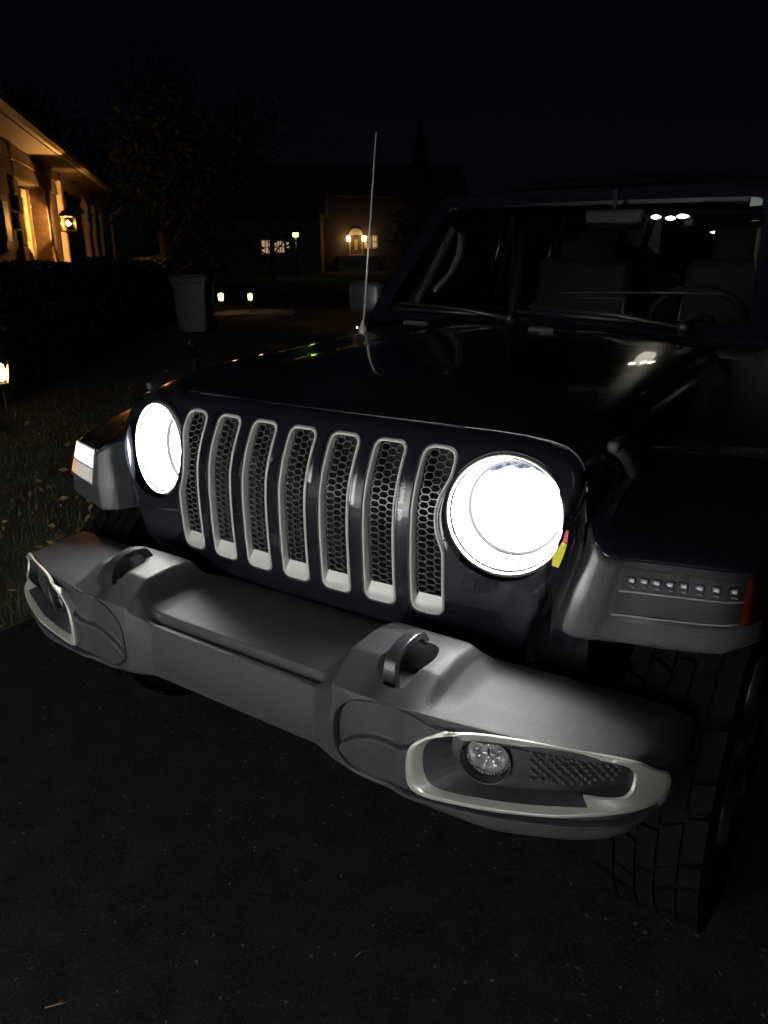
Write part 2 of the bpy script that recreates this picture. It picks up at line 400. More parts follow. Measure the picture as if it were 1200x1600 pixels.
def joinmb(*a):
    m = MB()
    for b in a: m.add(b.v, b.f)
    return m
def rotz(a): c, s = math.cos(a), math.sin(a); return np.array([[c, -s, 0], [s, c, 0], [0, 0, 1]])
def rotx(a): c, s = math.cos(a), math.sin(a); return np.array([[1, 0, 0], [0, c, -s], [0, s, c]])
def lamp(name, kind_, loc, energy, col, size=0.03, parent=None, rot=None, **kw):
    d = bpy.data.lights.new(name, kind_); d.energy = energy; d.color = col
    if kind_ in ('POINT', 'SPOT'): d.shadow_soft_size = size
    for k, v in kw.items(): setattr(d, k, v)
    o = bpy.data.objects.new(name, d); COL.objects.link(o); o.location = loc
    if rot is not None: o.rotation_euler = rot
    if parent is not None: setpar(o, parent)
    return o

# ================================================================== THE GROUND
def sheet(name, x0, x1, y0, y1, z, m, nx=1, ny=1, hf=None):
    xs = np.linspace(x0, x1, nx+1); ys = np.linspace(y0, y1, ny+1)
    v = [(x, y, z+(hf(x, y) if hf else 0)) for x in xs for y in ys]
    f = [(i*(ny+1)+j, (i+1)*(ny+1)+j, (i+1)*(ny+1)+j+1, i*(ny+1)+j+1) for i in range(nx) for j in range(ny)]
    return kind(ob(name, v, f, m), 'structure')
sheet('ground', -160, 120, -60, 200, -0.012, 'lawn', 4, 4)
sheet('driveway', -1.8, 6.0, -9.0, 16.0, 0.0, 'asphalt', 40, 100, lambda x, y: 0.0)
sheet('street', -150, 100, 16.0, 23.0, -0.004, 'asphalt', 2, 2)
# ================================================================== THE CAR
car = empty('parked_car', (0, 2.0, 0), 'black four-door off-road car with seven-slot grille and both round headlights lit', 'car')
KX = 0.0907
def yprof(z): return pchip([.60, .665, .70, .742, .90, .96, 1.0, 1.097, 1.15, 1.2], [.075, .03, .012, 0, -.008, -.005, .004, .049, .082, .115], np.asarray(z, float))
def G(x, z): return yprof(z) + KX*np.asarray(x)**2
HX, HZ, HR, TOE, TILT = .510, .979, .123, .198, .105
ZT, ZB = 1.099, .738
def both(mb, name, m, parent, **k):
    a = mb.build(name, m, parent, **k); b = mb.mirror().build(name, m, parent, **k); return a, b

# ---- grille panel
half = [(0, .672), (.30, .672), (.50, .680), (.555, .694), (.578, .72), (.598, .78), (.620, .86), (.637, .94), (.648, 1.0), (.652, 1.04), (.650, 1.068), (.638, 1.092), (.612, 1.113), (.56, 1.126), (.48, 1.131), (.30, 1.133), (0, 1.133)]
hh = resample(half, 110, closed=False)
outer = np.vstack([hh, hh[::-1][1:-1]*[-1, 1]])
def slot_outline(k, w=.0405, grow=0.0):
    xc = k*.1184; w = w+grow; zb, zt = ZB-grow, ZT+grow; r = .020+grow
    pts = []
    for cx, cz, a0 in ((xc+w-r, zb+r, -90), (xc+w-r, zt-r, 0), (xc-w+r, zt-r, 90), (xc-w+r, zb+r, 180)):
        for a in np.linspace(a0, a0+90, 9): pts.append((cx+r*math.cos(math.radians(a)), cz+r*math.sin(math.radians(a))))
    p = resample(pts, 150)
    if abs(k) == 3:
        sg = 1 if k > 0 else -1; Rn = HR+.0125-grow
        for q in p:
            dz = q[1]-(HZ-.012)
            if abs(dz) < Rn:
                lim = HX-math.sqrt(Rn*Rn-dz*dz)
                if sg*q[0] > lim: q[0] = sg*lim
        d = p-p.mean(0)
        q = p.copy()
        for _ in range(6): q = .5*q+.25*np.roll(q, 1, 0)+.25*np.roll(q, -1, 0)
        p = q
    return p
def hole_circ(sg, R, n=96):
    a = np.linspace(0, 2*math.pi, n, endpoint=False)
    return np.stack([sg*HX+R*math.cos(TOE)*np.cos(a), HZ+R*np.sin(a)], 1)
slots = [slot_outline(k, grow=.0065) for k in range(-3, 4)]
lampholes = [hole_circ(1, HR+.004), hole_circ(-1, HR+.004)]
gx, gz = np.meshgrid(np.linspace(-.66, .66, 110), np.linspace(.66, 1.14, 48))
v2, tris = cdt_fill(outer, slots+lampholes, np.stack([gx.ravel(), gz.ravel()], 1))
def edge_round(x, z):      # the panel's outer edge rolls back
    p = np.stack([x, z], 1); a = outer; b = np.roll(outer, -1, 0)-outer; d = np.full(len(p), 9.)
    for i in range(0, len(a)):
        t = np.clip(((p-a[i])@b[i])/(b[i]@b[i]+1e-12), 0, 1); d = np.minimum(d, np.linalg.norm(p-a[i]-t[:, None]*b[i], axis=1))
    r = .012; return np.where(d < r, r-np.sqrt(np.maximum(r*r-(r-d)**2, 0)), 0)*1.3
def to3(p, dep=0.0): p = np.asarray(p); return np.stack([p[:, 0], G(p[:, 0], p[:, 1])+dep, p[:, 1]], 1)
v3 = to3(v2); v3[:, 1] += edge_round(v2[:, 0], v2[:, 1])
g = MB(); g.add(v3, tris)
o3 = to3(outer); o3[:, 1] += .0156
g.loops([o3, o3+[0, .05, 0]])
for s_ in slots:       # rolled lip into every slot
    g.loops([to3(s_), to3(offset(s_, .0012), -.0015), to3(offset(s_, .0035), -.0015), to3(offset(s_, .0055), .002), to3(offset(s_, .006), .012)])
grille = g.build('grille', 'paint', car)
bm = bmesh.new(); bm.from_mesh(grille.data); bmesh.ops.remove_doubles(bm, verts=bm.verts, dist=1e-5); bmesh.ops.recalc_face_normals(bm, faces=bm.faces)
bm.to_mesh(grille.data); bm.free(); sharp(grille, 50)

def hexmesh(poly, cell, th, dep, y0):
    """bars of a honeycomb inside poly (x,z)"""
    mb = MB(); x0, z0 = poly.min(0)-cell; x1, z1 = poly.max(0)+cell
    Rx, Rz = .0130, .0084
    cor = [(Rx*math.cos(math.radians(a)), Rz*math.sin(math.radians(a))) for a in (0, 60, 120, 180)]
    row = 0; z = z0; seen = set()
    while z < z1:
        x = x0+(row % 2)*1.5*Rx
        while x < x1:
            for i in range(6):
                a0, a1 = math.radians(60*i), math.radians(60*i+60)
                p = (x+Rx*math.cos(a0), z+Rz*math.sin(a0)); q = (x+Rx*math.cos(a1), z+Rz*math.sin(a1))
                key = (round((p[0]+q[0])*500), round((p[1]+q[1])*500))
                if key in seen: continue
                seen.add(key)
                if not inpoly([((p[0]+q[0])/2, (p[1]+q[1])/2)], poly)[0]: continue
                p, q = np.array(p), np.array(q); t = q-p; L = np.linalg.norm(t); t /= L; nn = np.array([-t[1], t[0]])*th/2
                vs = []
                for e, s1 in ((p-t*th*.3, 1), (p-t*th*.3, -1), (q+t*th*.3, -1), (q+t*th*.3, 1)):
                    w = e+nn*s1; vs.append((w[0], G(w[0], w[1])+y0, w[1]))
                vb = [(a, b+dep, c) for a, b, c in vs]
                mb.add(vs+vb, [(0, 1, 2, 3), (7, 6, 5, 4), (0, 4, 5, 1), (2, 6, 7, 3), (1, 5, 6, 2), (3, 7, 4, 0)])
            x += 3*Rx
        z += Rz*math.sin(math.radians(60)); row += 1
    return mb
def ledge(o, d, dep, rise):      # the surround's floor slopes up to the mesh
    q = offset(o, d); f = np.clip(1-(o[:, 1]-ZB)/.03, 0, 1); q[:, 1] += rise*f*f*(3-2*f)**1
    return to3(q, dep)
for k in range(-3, 4):
    o_ = slot_outline(k)
    r = MB(); r.loops([to3(o_, .010), to3(offset(o_, .0005), .001), to3(offset(o_, .0022), -.0016), to3(offset(o_, .0048), -.0010), to3(offset(o_, .0058), .0015), ledge(o_, .0064, .008, .016), ledge(o_, .0070, .0155, .034)])
    rim = r.build('slot_surround', 'rimsilver', grille)
    hm = hexmesh(ledge(o_, .0056, 0, .0345)[:, [0, 2]], .0215, .0022, .007, .0135); kind(hm.build('honeycomb', 'mesh', grille, smooth=False), 'stuff')
bk = MB(); bk.box((0, .10, .91), (.385, .004, .225)); bk.build('radiator_screen', 'void', car, smooth=False)

# ---- headlights
def headlight(sg):
    ax = np.array([sg*math.sin(TOE)*math.cos(TILT), -math.cos(TOE)*math.cos(TILT), math.sin(TILT)])
    org = np.array([sg*HX, .051, HZ]); n = 72
    H = empty('headlight', tuple(org)); setpar(H, car); PW[H.name] = Vector(org)
    def L(name, prof, m, **kw): return MB().lathe([(r, -d) for r, d in prof], org, ax, n).build(name, m, H, **kw)
    L('gasket', [(.131, .03), (.131, .006), (.1285, .002), (.1255, .002), (.1235, .006), (.1235, .03)], 'plastic_black')
    L('chrome_ring', [(.1232, .012), (.1228, -.003), (.1212, -.0065), (.1195, -.0060), (.1180, -.002), (.1170, .003), (.1168, .010)], 'rimsilver')
    L('bowl', [(.1138, .006), (.1120, .020), (.1075, .05), (.1020, .082)], 'lampwall')
    L('lamp_can', [(.1230, .012), (.1225, .06), (.112, .10), (.08, .135), (.0001, .145)], 'void')
    L('inner_ring', [(.1030, .080), (.1012, .0765), (.0975, .0765), (.0955, .080), (.0950, .088)], 'lampdark')
    L('rim_groove', [(.1170, .004), (.1165, .0015), (.1145, .0015), (.1135, .006)], 'lampdark')
    dish = L('reflector_dish', [(.0966, .083), (.092, .092), (.078, .104), (.055, .114), (.03, .119), (.0001, .121)], 'lampdish')
    L('lens', [(.1160, .004), (.113, .0), (.09, -.006), (.05, -.011), (.0001, -.0125)], 'lens')
    # the beam itself, on to the added bounce wall
    d = Vector((-.06, -1, -.02)); rot = d.to_track_quat('-Z', 'Y').to_euler()
    lamp('beam', 'SPOT', tuple(org+ax*.02), 4300, (.96, .98, 1.0), .05, H, rot, spot_size=math.radians(62), spot_blend=.9)
    return H
for sg in (1, -1): headlight(sg)
# service tag stuck beside the left headlight
def onG(px, py):
    Y = .03
    for _ in range(40): q = ony(px, py, Y); Y = .5*Y+.5*float(G(q[0], q[2]))
    return q
def tagquad(px, name, m):
    p = np.array([onG(*q) for q in px])+[0, -.006, 0]
    b = MB(); b.loops([p, p+[0, .004, 0]]); b.cap(p[::-1]); o = b.build(name, m, car, smooth=False); return o
t_ = tagquad([(866, 868), (880, 847), (887, 850), (882, 868), (874, 886), (864, 882)], 'yellow_tag', 'yellow'); t_['label'] = 'yellow paper tag beside the headlight'
t_ = tagquad([(881, 845), (886, 828), (890, 829), (888, 848)], 'red_tag', 'red'); t_['label'] = 'small red tag above the yellow one'

# ---- hood
def hood_z0(y): return pchip([.0, .085, .3, .7, 1.2], [1.125, 1.137, 1.172, 1.190, 1.212], y)
ys = np.concatenate([np.linspace(.083, .12, 8), np.linspace(.14, 1.22, 60)])
hx = np.array([0, .1, .2, .28, .31, .34, .37, .40, .46, .52, .57, .605, .628, .644, .654, .660, .664, .666])
hd = np.array([.018, .0175, .0165, .015, .0125, .008, .004, .002, 0, -.004, -.010, -.018, -.028, -.042, -.058, -.076, -.10, -.16])
_to = np.array([p for p in half[9:]])[::-1]
def zo(x): return float(np.interp(min(x, .652), _to[:, 0], _to[:, 1]))+.0035-(x > .652)*(x-.652)*4
Lh = []
for y in ys:
    b = sstep(.10, .28, y)
    row = []; fz = 1-sstep(.083, .17, y)
    for x, d in zip(hx, hd):
        bulge = max(d, 0)*b; dd = min(d, 0)
        yy = y+(KX*x*x-.35*max(0, 1.133-zo(x)+.0035))*(1-sstep(.083, .4, y)) + .004
        row.append((x*(1-.0*b), yy, (1-fz)*(float(hood_z0(y))+bulge+dd)+fz*zo(x)))
    Lh.append(row)
hoodmb = MB(); rowsR = [[(x, y, z) for x, y, z in r] for r in Lh]
full = [[(-x, y, z) for x, y, z in r[::-1][:-1]]+r for r in rowsR]
hoodmb.loops([[(x, y+.03, z-.035) for x, y, z in full[0]], [(x, y+.004, z-.004) for x, y, z in full[0]]]+full, closed=False)
hood = hoodmb.build('hood', 'paint', car)
bm = bmesh.new(); bm.from_mesh(hood.data); bmesh.ops.recalc_face_normals(bm, faces=bm.faces); 
if sum(f.normal.z for f in bm.faces) < 0: bmesh.ops.reverse_faces(bm, faces=bm.faces)
bm.to_mesh(hood.data); bm.free()
# rubber stops and washer jets on the hood
for px, w in (((865, 520), .045), ((655, 512), .05)):
    c = onz(*px, 1.213); b = MB(); b.box((c[0], min(c[1], 1.16), float(hood_z0(1.15))+.022), (w, .014, .010), bev=.007); b.build('rubber_stop', 'plastic_dark', hood)
# hood latches
for sg in (1, -1):
    b = MB(); X = sg*.674
    b.tube([(X, .185, 1.112), (X+sg*.006, .235, 1.085), (X+sg*.006, .285, 1.050), (X+sg*.004, .325, .995)], [.012, .013, .012, .010], 10)
    b.tube([(X, .225, 1.112), (X+sg*.008, .275, 1.085), (X+sg*.008, .315, 1.045), (X+sg*.006, .365, .985)], [.007, .008, .008, .006], 8)
    b.box((X, .20, 1.115), (.012, .035, .012), bev=.008)
    lt = b.build('hood_latch', 'plastic_dark', car)
    b = MB(); b.box((X, .262, .985), (.008, .034, .028), rotx(-.5), bev=.008); b.box((X, .285, .955), (.008, .020, .022), bev=.008)
    b.lathe([(.014, .0), (.014, .006), (.010, .009), (.0001, .009)], (X+sg*.008, .275, .975), (sg, 0, 0), 20); b.build('latch_bracket', 'plastic_dark', lt)

# ---- inner wings / engine bay sides
for sg in (1, -1):
    b = MB(); pr = [(.10, .70), (.10, 1.06), (.14, 1.07), (1.40, 1.14), (1.40, .55), (.85, .55), (.75, .80), (.5, .86), (.2, .80)]
    a = [(sg*.655, y, z) for y, z in pr]; c = [(sg*.60, y, z) for y, z in pr]
    b.loops([a, c]); b.cap(a); o = b.build('wing_panel', 'paint', car, smooth=False)
    b = MB(); b.box((sg*.60, .62, .58), (.06, .45, .14)); b.build('chassis_rail', 'void', car, smooth=False)

# ---- fenders
FX = [.632, .672, .690, .715, .74, .85, .93, .965, .985]
FY = [.052, -.016, -.024, -.018, -.006, .026, .058, .090, .135]
FZT = [.985, .965, .956, .95, .948, .945, .94, .935, .92]
keys = []
for x, y, zt in zip(FX, FY, FZT):
    o_ = 0 if x < .95 else .01
    keys.append([(y+.10, .790+o_), (y, .790+o_), (y+.008, .862), (y+.030, zt-.012), (y+.055, zt+.010), (y+.16, zt+.045), (.50, 1.045-.02*(x > .95)), (.74, 1.03-.02*(x > .95)), (.90, .93), (1.02, .68)])
fl = Loft(FX, keys, [0, .012, .004, .006, .02, .05, .06, .08, .08, 0], 90, seg=.010)
_P = fl.P; _P[..., 0] += .036*np.clip((_P[..., 2]-.79)/.155, 0, 1)*np.clip((.85-_P[..., 0])/.16, 0, 1)*np.clip((.45-_P[..., 1])/.25, 0, 1)
_N = np.cross(np.gradient(_P, axis=0), np.gradient(_P, axis=1)); fl.N = _N/(np.linalg.norm(_N, axis=2)[..., None]+1e-12)
fl.sgn = 1.0 if (fl.N[45, fl.rowstart[2]+3][1] < 0) else -1.0
j3 = fl.rowstart[3]; lowr = fl.mesh(jr=(0, j3+2)); topr = fl.mesh(jr=(j3+2, fl.m))
# lamp opening in the grey front
jm = fl.rowstart
def uvx(x, f):    # station index for x, v between lamp rows
    return (x-FX[0])/(FX[-1]-FX[0])*(fl.n-1), f
lamp_poly = np.array([uvx(.724, jm[1]+6.5), uvx(.738, jm[1]+4.6), uvx(.962, jm[1]+4.6), uvx(.974, jm[1]+6.5), uvx(.974, j3+1.2), uvx(.724, j3+1.2)])
lp = []
for x in np.linspace(.732, .976, 30): lp.append(uvx(x, jm[1]+5.2))
b_uv = np.array(lp); t_uv = np.array([(u, j3+.6) for u, _ in lp])
def fender(sg):
    m = (lambda q: q) if sg > 0 else (lambda q: q.mirror())
    f = empty('fender', (sg*.8, .4, .79)); setpar(f, car); PW[f.name] = Vector((sg*.8, .4, .79))
    for nm, mb, mm in (('flare', lowr, 'plastic'), ('fender_top', topr, 'paint')):
        o = m(mb).build(nm, mm, f); md = o.modifiers.new('s', 'SOLIDIFY'); md.thickness = .010; md.offset = -1
    lit = sg < 0
    ln = empty('marker_lamp', (sg*.85, .03, .88)); setpar(ln, f); PW[ln.name] = Vector((sg*.85, .03, .88))
    bo = fl.ev(b_uv); to = fl.ev(t_uv); nb = fl.ev(b_uv, fl.N*fl.sgn); K = len(bo)
    def strip(f0, f1, out, i0, i1, r=4):
        rows = []
        for q in np.linspace(f0, f1, r): rows.append([bo[i]*(1-q)+to[i]*q+nb[i]*out for i in range(i0, i1)])
        return rows
    h = MB(); h.loops(strip(-.06, 1.04, .0022, 0, K), closed=False); m(h).build('lamp_housing', 'lamphouse', ln)
    lo = MB(); R = strip(.08, .46, .0045, 1, K-3, 15); 
    R = [[p+nb[min(i+1, K-1)]*(.0022 if k % 2 else -.0008) for i, p in enumerate(r)] for k, r in enumerate(R)]
    lo.loops(R, closed=False); e0 = strip(.05, .08, .006, 1, K-3, 2); 
    m(lo).build('ribbed_lens', 'drl_low' if lit else 'lampribs', ln, smooth=False)
    ch = MB(); 
    for q in (.50, .06):
        ch.tube([bo[i]*(1-q)+to[i]*q+nb[i]*.0055 for i in range(1, K-3)], .0018, 6)
    m(ch).build('lens_edge', 'silver' if not lit else 'lampribs', ln)
    if lit:
        up = MB(); up.loops(strip(.54, 1.0, .0055, 1, K-3, 3), closed=False); o = m(up).build('lit_strip', 'drl', ln); o['label'] = 'bright white running light strip'
    else:
        up = MB(); up.loops(strip(.54, 1.0, .0035, 1, K-3, 3), closed=False); m(up).build('upper_lens', 'lamphouse', ln)
        for i in range(3, K-4, 3):
            c = bo[i]*.28+to[i]*.72+nb[i]*.006; d = MB()
            d.box(c, (.0085, .0030, .0060), rotx(-.35), bev=.0025); d.box(c+nb[i]*.001-[0, 0, .0125], (.0085, .0020, .0022), bev=.001)
            m(d).build('lamp_cell', 'cell', ln)
    am = MB(); am.loops(strip(.02, .98, .0068, K-(7 if lit else 4), K, 4), closed=False); m(am).build('amber_end', 'amber_lit' if lit else 'amber', ln)
    cv = MB(); cv.loops(strip(0, 1.02, .0085, 0, K, 5), closed=False); m(cv).build('lens_cover', 'lens', ln)
    if lit: pass
    return f
for sg in (1, -1): fender(sg)

# ---- bumper
BX = [0, .240, .266, .290, .310, .36, .44, .478, .498, .520, .56, .64, .72, .80, .87, .915, .940]
def K_(B, T1, T2, G_, F1, F2, F3, U): return [B, T1, T2, G_, F1, F2, F3, U]
cen = K_((.03, .672), (-.10, .678), (-.212, .668), (-.214, .643), (-.243, .651), (-.250, .58), (-.244, 0.512), (-.10, 0.498))
cen2 = K_((.03, .672), (-.10, .678), (-.212, .668), (-.214, .643), (-.243, .651), (-.250, .58), (-.244, 0.512), (-.10, 0.498))
tr1 = K_((.025, .673), (-.10, .684), (-.212, .678), (-.226, .669), (-.249, .659), (-.256, .59), (-.250, 0.511), (-.10, 0.498))
tr2 = K_((-.03, .700), (-.10, .718), (-.200, .712), (-.232, .695), (-.258, .668), (-.266, .60), (-.258, 0.510), (-.10, 0.498))
hu1 = K_((-.05, .733), (-.11, .742), (-.196, .737), (-.234, .710), (-.264, .686), (-.272, .60), (-.264, 0.510), (-.10, 0.498))
hu2 = K_((-.05, .735), (-.11, .744), (-.194, .738), (-.234, .710), (-.268, .688), (-.277, .60), (-.268, 0.508), (-.10, 0.498))
hu3 = K_((-.05, .735), (-.11, .744), (-.190, .737), (-.236, .709), (-.273, .689), (-.283, .60), (-.274, 0.506), (-.10, 0.498))
hu4 = K_((-.05, .732), (-.11, .740), (-.186, .731), (-.235, .705), (-.273, .689), (-.284, .60), (-.275, 0.505), (-.10, 0.498))
dn1 = K_((-.03, .708), (-.09, .713), (-.174, .704), (-.228, .692), (-.271, .686), (-.282, .60), (-.273, 0.505), (-.10, 0.498))
wi1 = K_((.0, .688), (-.07, .692), (-.162, .684), (-.222, .686), (-.268, .682), (-.280, .60), (-.271, 0.505), (-.10, 0.498))
wi2 = K_((.015, .684), (-.06, .690), (-.160, .682), (-.214, .683), (-.262, .678), (-.274, .60), (-.265, 0.505), (-.09, 0.498))
wi3 = K_((.02, .682), (-.05, .688), (-.148, .680), (-.200, .680), (-.240, .674), (-.252, .60), (-.242, 0.508), (-.08, 0.501))
wi4 = K_((.03, .680), (-.03, .685), (-.125, .677), (-.172, .676), (-.207, .670), (-.219, .60), (-.208, 0.514), (-.05, 0.506))
wi5 = K_((.035, .676), (-.01, .680), (-.094, .672), (-.135, .670), (-.166, .664), (-.176, .602), (-.165, 0.524), (-.02, 0.514))
wi6 = K_((.04, .670), (.01, .672), (-.055, .666), (-.090, .660), (-.117, .650), (-.126, .604), (-.115, 0.540), (.0, 0.528))
wi7 = K_((.05, .660), (.03, .662), (-.02, .657), (-.050, .652), (-.073, .643), (-.080, .606), (-.070, 0.556), (.02, 0.546))
wi8 = K_((.06, .645), (.045, .646), (.02, .643), (.0, .640), (-.018, .633), (-.022, .606), (-.015, .572), (.04, .568))
BK = [cen, cen2, tr1, tr2, hu1, hu2, hu2, hu3, hu4, dn1, wi1, wi2, wi3, wi4, wi5, wi6, wi7]
BX = BX + [.928]; BK = BK + [wi8]; BX[-4:] = [.858, .885, .902, .912]
bl = Loft(BX, BK, [0, .02, .006, .004, .005, .05, .012, 0], 340, seg=.0050)
jf = bl.rowstart
bl.sgn = 1.0 if bl.N[90, (jf[4]+jf[5])//2][1] < 0 else -1.0
pocket_px = [(560, 1091), (536, 1096), (523, 1110), (520, 1135), (522, 1162), (535, 1190), (562, 1216), (610, 1238), (680, 1258), (760, 1275), (850, 1289), (925, 1292), (985, 1285), (1030, 1266), (1049, 1240), (1053, 1212), (1042, 1196), (1000, 1184), (900, 1163), (800, 1146), (720, 1131), (640, 1109)]
pk = chaikin(bl.hit(pocket_px, (jf[3]+2, jf[6]+6)), 2)
if ((pk[:, 0]*np.roll(pk[:, 1], -1)-pk[:, 1]*np.roll(pk[:, 0], -1)).sum()) < 0: pk = pk[::-1]
hook_px = [(630, 1001), (612, 1012), (592, 1029), (585, 1058), (600, 1070), (622, 1078), (646, 1060), (672, 1037), (688, 1020), (684, 1008), (660, 1001)]
hk = chaikin(bl.hit(hook_px, (3, jf[4]-1)), 2)
if ((hk[:, 0]*np.roll(hk[:, 1], -1)-hk[:, 1]*np.roll(hk[:, 0], -1)).sum()) < 0: hk = hk[::-1]
bmesh_half = bl.mesh([pk, hk])
endc = MB(); e_ = bl.P[-1]; endc.cap(list(e_) if bl.sgn < 0 else list(e_[::-1]))
half_b = joinmb(bmesh_half, endc); bump_all = joinmb(half_b, half_b.mirror())
bumper = bump_all.build('bumper', 'plastic', car)
bm = bmesh.new(); bm.from_mesh(bumper.data); bmesh.ops.remove_doubles(bm, verts=bm.verts, dist=1e-5); bm.to_mesh(bumper.data); bm.free()
NN = bl.N*bl.sgn
def surf(uv, off=0.0, dy=0.0): return bl.ev(uv)+bl.ev(uv, NN)*off+np.array([0, dy, 0])
# rim bead and fascia
pkr = resample(pk, 160)
bead = MB(); bead.loops([surf(pkr, -.020), surf(pkr, -.001), surf(pkr, .0028), surf(offset(pkr, .55), .0040), surf(offset(pkr, 1.15), .0026), surf(offset(pkr, 1.5), -.003), surf(offset(pkr, 1.7), -.012)])
both(bead, 'fascia_rim', 'plastic_dark', bumper)
bez_out = [(697, 1142), (664, 1150), (641, 1163), (635, 1178), (634, 1205), (638, 1229), (658, 1244), (720, 1258), (800, 1271), (870, 1277), (945, 1274), (1005, 1262), (1036, 1246), (1047, 1226), (1048, 1208), (1034, 1197), (960, 1183), (850, 1163), (760, 1148)]
bez_cr = [(700, 1147), (668, 1154), (648, 1166), (643, 1180), (642, 1205), (646, 1224), (664, 1238), (722, 1251), (800, 1265), (870, 1271), (943, 1267), (1000, 1256), (1028, 1242), (1039, 1225), (1040, 1210), (1028, 1202), (960, 1188), (850, 1168), (760, 1153)]
bez_in = [(728, 1151), (704, 1154), (692, 1164), (688, 1178), (689, 1196), (700, 1220), (722, 1239), (756, 1249), (806, 1255), (868, 1259), (925, 1257), (968, 1251), (982, 1242), (988, 1230), (991, 1212), (988, 1201), (950, 1190), (850, 1170), (780, 1157)]
def star(poly, n=140, c=(838, 1208), sc=(205, 62)):
    p = resample(chaikin(poly, 1), 600); q = (p-np.array(c))/np.array(sc); a = np.unwrap(np.arctan2(q[:, 1], q[:, 0]))
    if a[-1] < a[0]: a = a[::-1]; p = p[::-1]
    o = np.argsort(np.mod(a, 2*math.pi)); am = np.mod(a, 2*math.pi)[o]; pm = p[o]
    t = np.linspace(0, 2*math.pi, n, endpoint=False)
    return np.stack([np.interp(t, am, pm[:, k], period=2*math.pi) for k in (0, 1)], 1)
jrF = (jf[3]+2, jf[6]+6)
uo, uc, ui = (bl.hit(star(q), jrF) for q in (bez_out, bez_cr, bez_in))
for q in (uo, uc, ui):
    _w = np.where(star(bez_out)[:, 0] > 675, 1.0, .25)[:, None]
    for _ in range(6): q[:] = q+_w*(-.5*q+.25*np.roll(q, 1, 0)+.25*np.roll(q, -1, 0))
_fx = star(bez_in)[:, 0]; _k = np.clip((975-_fx)/110, 0.0, 1)[:, None]; YV = np.array([0, 1., 0])
def sv(uv, off, dyy): return bl.ev(uv)+bl.ev(uv, NN)*off+YV*dyy
BL = [surf(uo, -.016), surf(uo, .000), surf(.85*uo+.15*uc, .0042), surf(.2*uo+.8*uc, .0058), surf(uc, .0052), sv(.92*uc+.08*ui, .0052-.003*_k, 0), sv(.72*uc+.28*ui, .004-.012*_k, .003*_k), sv(.06*uc+.94*ui, .003-.026*_k, .018*_k), sv(ui, -.001-.022*_k, .020*_k+.003), surf(ui, -.020, .030)]
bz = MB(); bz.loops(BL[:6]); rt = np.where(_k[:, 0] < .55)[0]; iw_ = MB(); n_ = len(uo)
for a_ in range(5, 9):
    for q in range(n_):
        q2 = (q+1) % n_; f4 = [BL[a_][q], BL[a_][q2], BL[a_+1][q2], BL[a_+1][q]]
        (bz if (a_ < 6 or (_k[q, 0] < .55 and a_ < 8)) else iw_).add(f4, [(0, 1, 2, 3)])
def weld(o):
    bm = bmesh.new(); bm.from_mesh(o.data); bmesh.ops.remove_doubles(bm, verts=bm.verts, dist=1e-5); bm.to_mesh(o.data); bm.free(); sharp(o, 28)
for o in both(bz, 'fog_bezel', 'silver', bumper)+both(iw_, 'bezel_shaded_wall', 'plastic_dark', bumper): weld(o)  # silver bezel's inner wall, its shade put into a dark plastic colour
ccw = lambda q: q if ((q[:, 0]*np.roll(q[:, 1], -1)-q[:, 1]*np.roll(q[:, 0], -1)).sum()) > 0 else q[::-1]
gu, gv = np.meshgrid(np.arange(85, 340, 1.0), np.arange(jf[3], jf[6]+8, .8))
fo_, ft = cdt_fill(offset(pkr, .9), [ccw(uo)], np.stack([gu.ravel(), gv.ravel()], 1))
bul_px = [(524, 1166), (536, 1155), (572, 1151), (600, 1160), (621, 1171), (642, 1166), (690, 1150), (720, 1170), (720, 1250), (640, 1236), (570, 1212), (540, 1188)]
bul = chaikin(bl.hit(bul_px, jrF), 2)
def pdist(P, poly):
    d = np.full(len(P), 1e9); B = np.roll(poly, -1, 0)-poly
    for i in range(len(poly)):
        t = np.clip(((P-poly[i])@B[i])/(B[i]@B[i]+1e-12), 0, 1); d = np.minimum(d, np.linalg.norm(P-poly[i]-t[:, None]*B[i], axis=1))
    return np.where(inpoly(P, poly), d, -d)
bo_ = sstep(-.6, .9, pdist(fo_, bul))
pp = surf(fo_, -.013)+bl.ev(fo_, NN)*(bo_*.0125)[:, None]
fa = MB(); fa.add(pp, ft if bl.sgn > 0 else ft[:, ::-1]); both(fa, 'fog_fascia', 'plastic_dark', bumper)
# black insert, embossed honeycomb, fog lamp
gi = cdt_fill(ccw(resample(ui, 90)), [], np.stack(np.meshgrid(np.arange(85, 340, .8), np.arange(jf[3], jf[6]+8, .6)), -1).reshape(-1, 2))
fc = surf(bl.hit([(745, 1204)], jrF)[0])[0]+np.array([-.002, .038, -.001]); fax = np.array([.22, -.97, .05]); fax /= np.linalg.norm(fax)
_c = surf(gi[0], -.018, .024)[gi[1]].mean(1)-fc; _d = np.linalg.norm(_c-np.outer(_c@fax, fax), axis=1); gi = (gi[0], gi[1][_d > .043])
ins = MB(); ins.add(surf(gi[0], -.018, .024), gi[1] if bl.sgn > 0 else gi[1][:, ::-1]); both(ins, 'grille_insert', 'plastic_black', bumper)
hb = MB(); hp = []
inner = np.array([(815, 1172), (820, 1240), (870, 1247), (925, 1245), (966, 1240), (978, 1222), (976, 1204), (900, 1186)])
r_ = 0
for py in np.arange(1165, 1255, 7.2):
    for px in np.arange(806, 985, 15.0): 
        q = (px+(r_ % 2)*7.5, py)
        if inpoly([q], inner)[0]: hp.append(q)
    r_ += 1
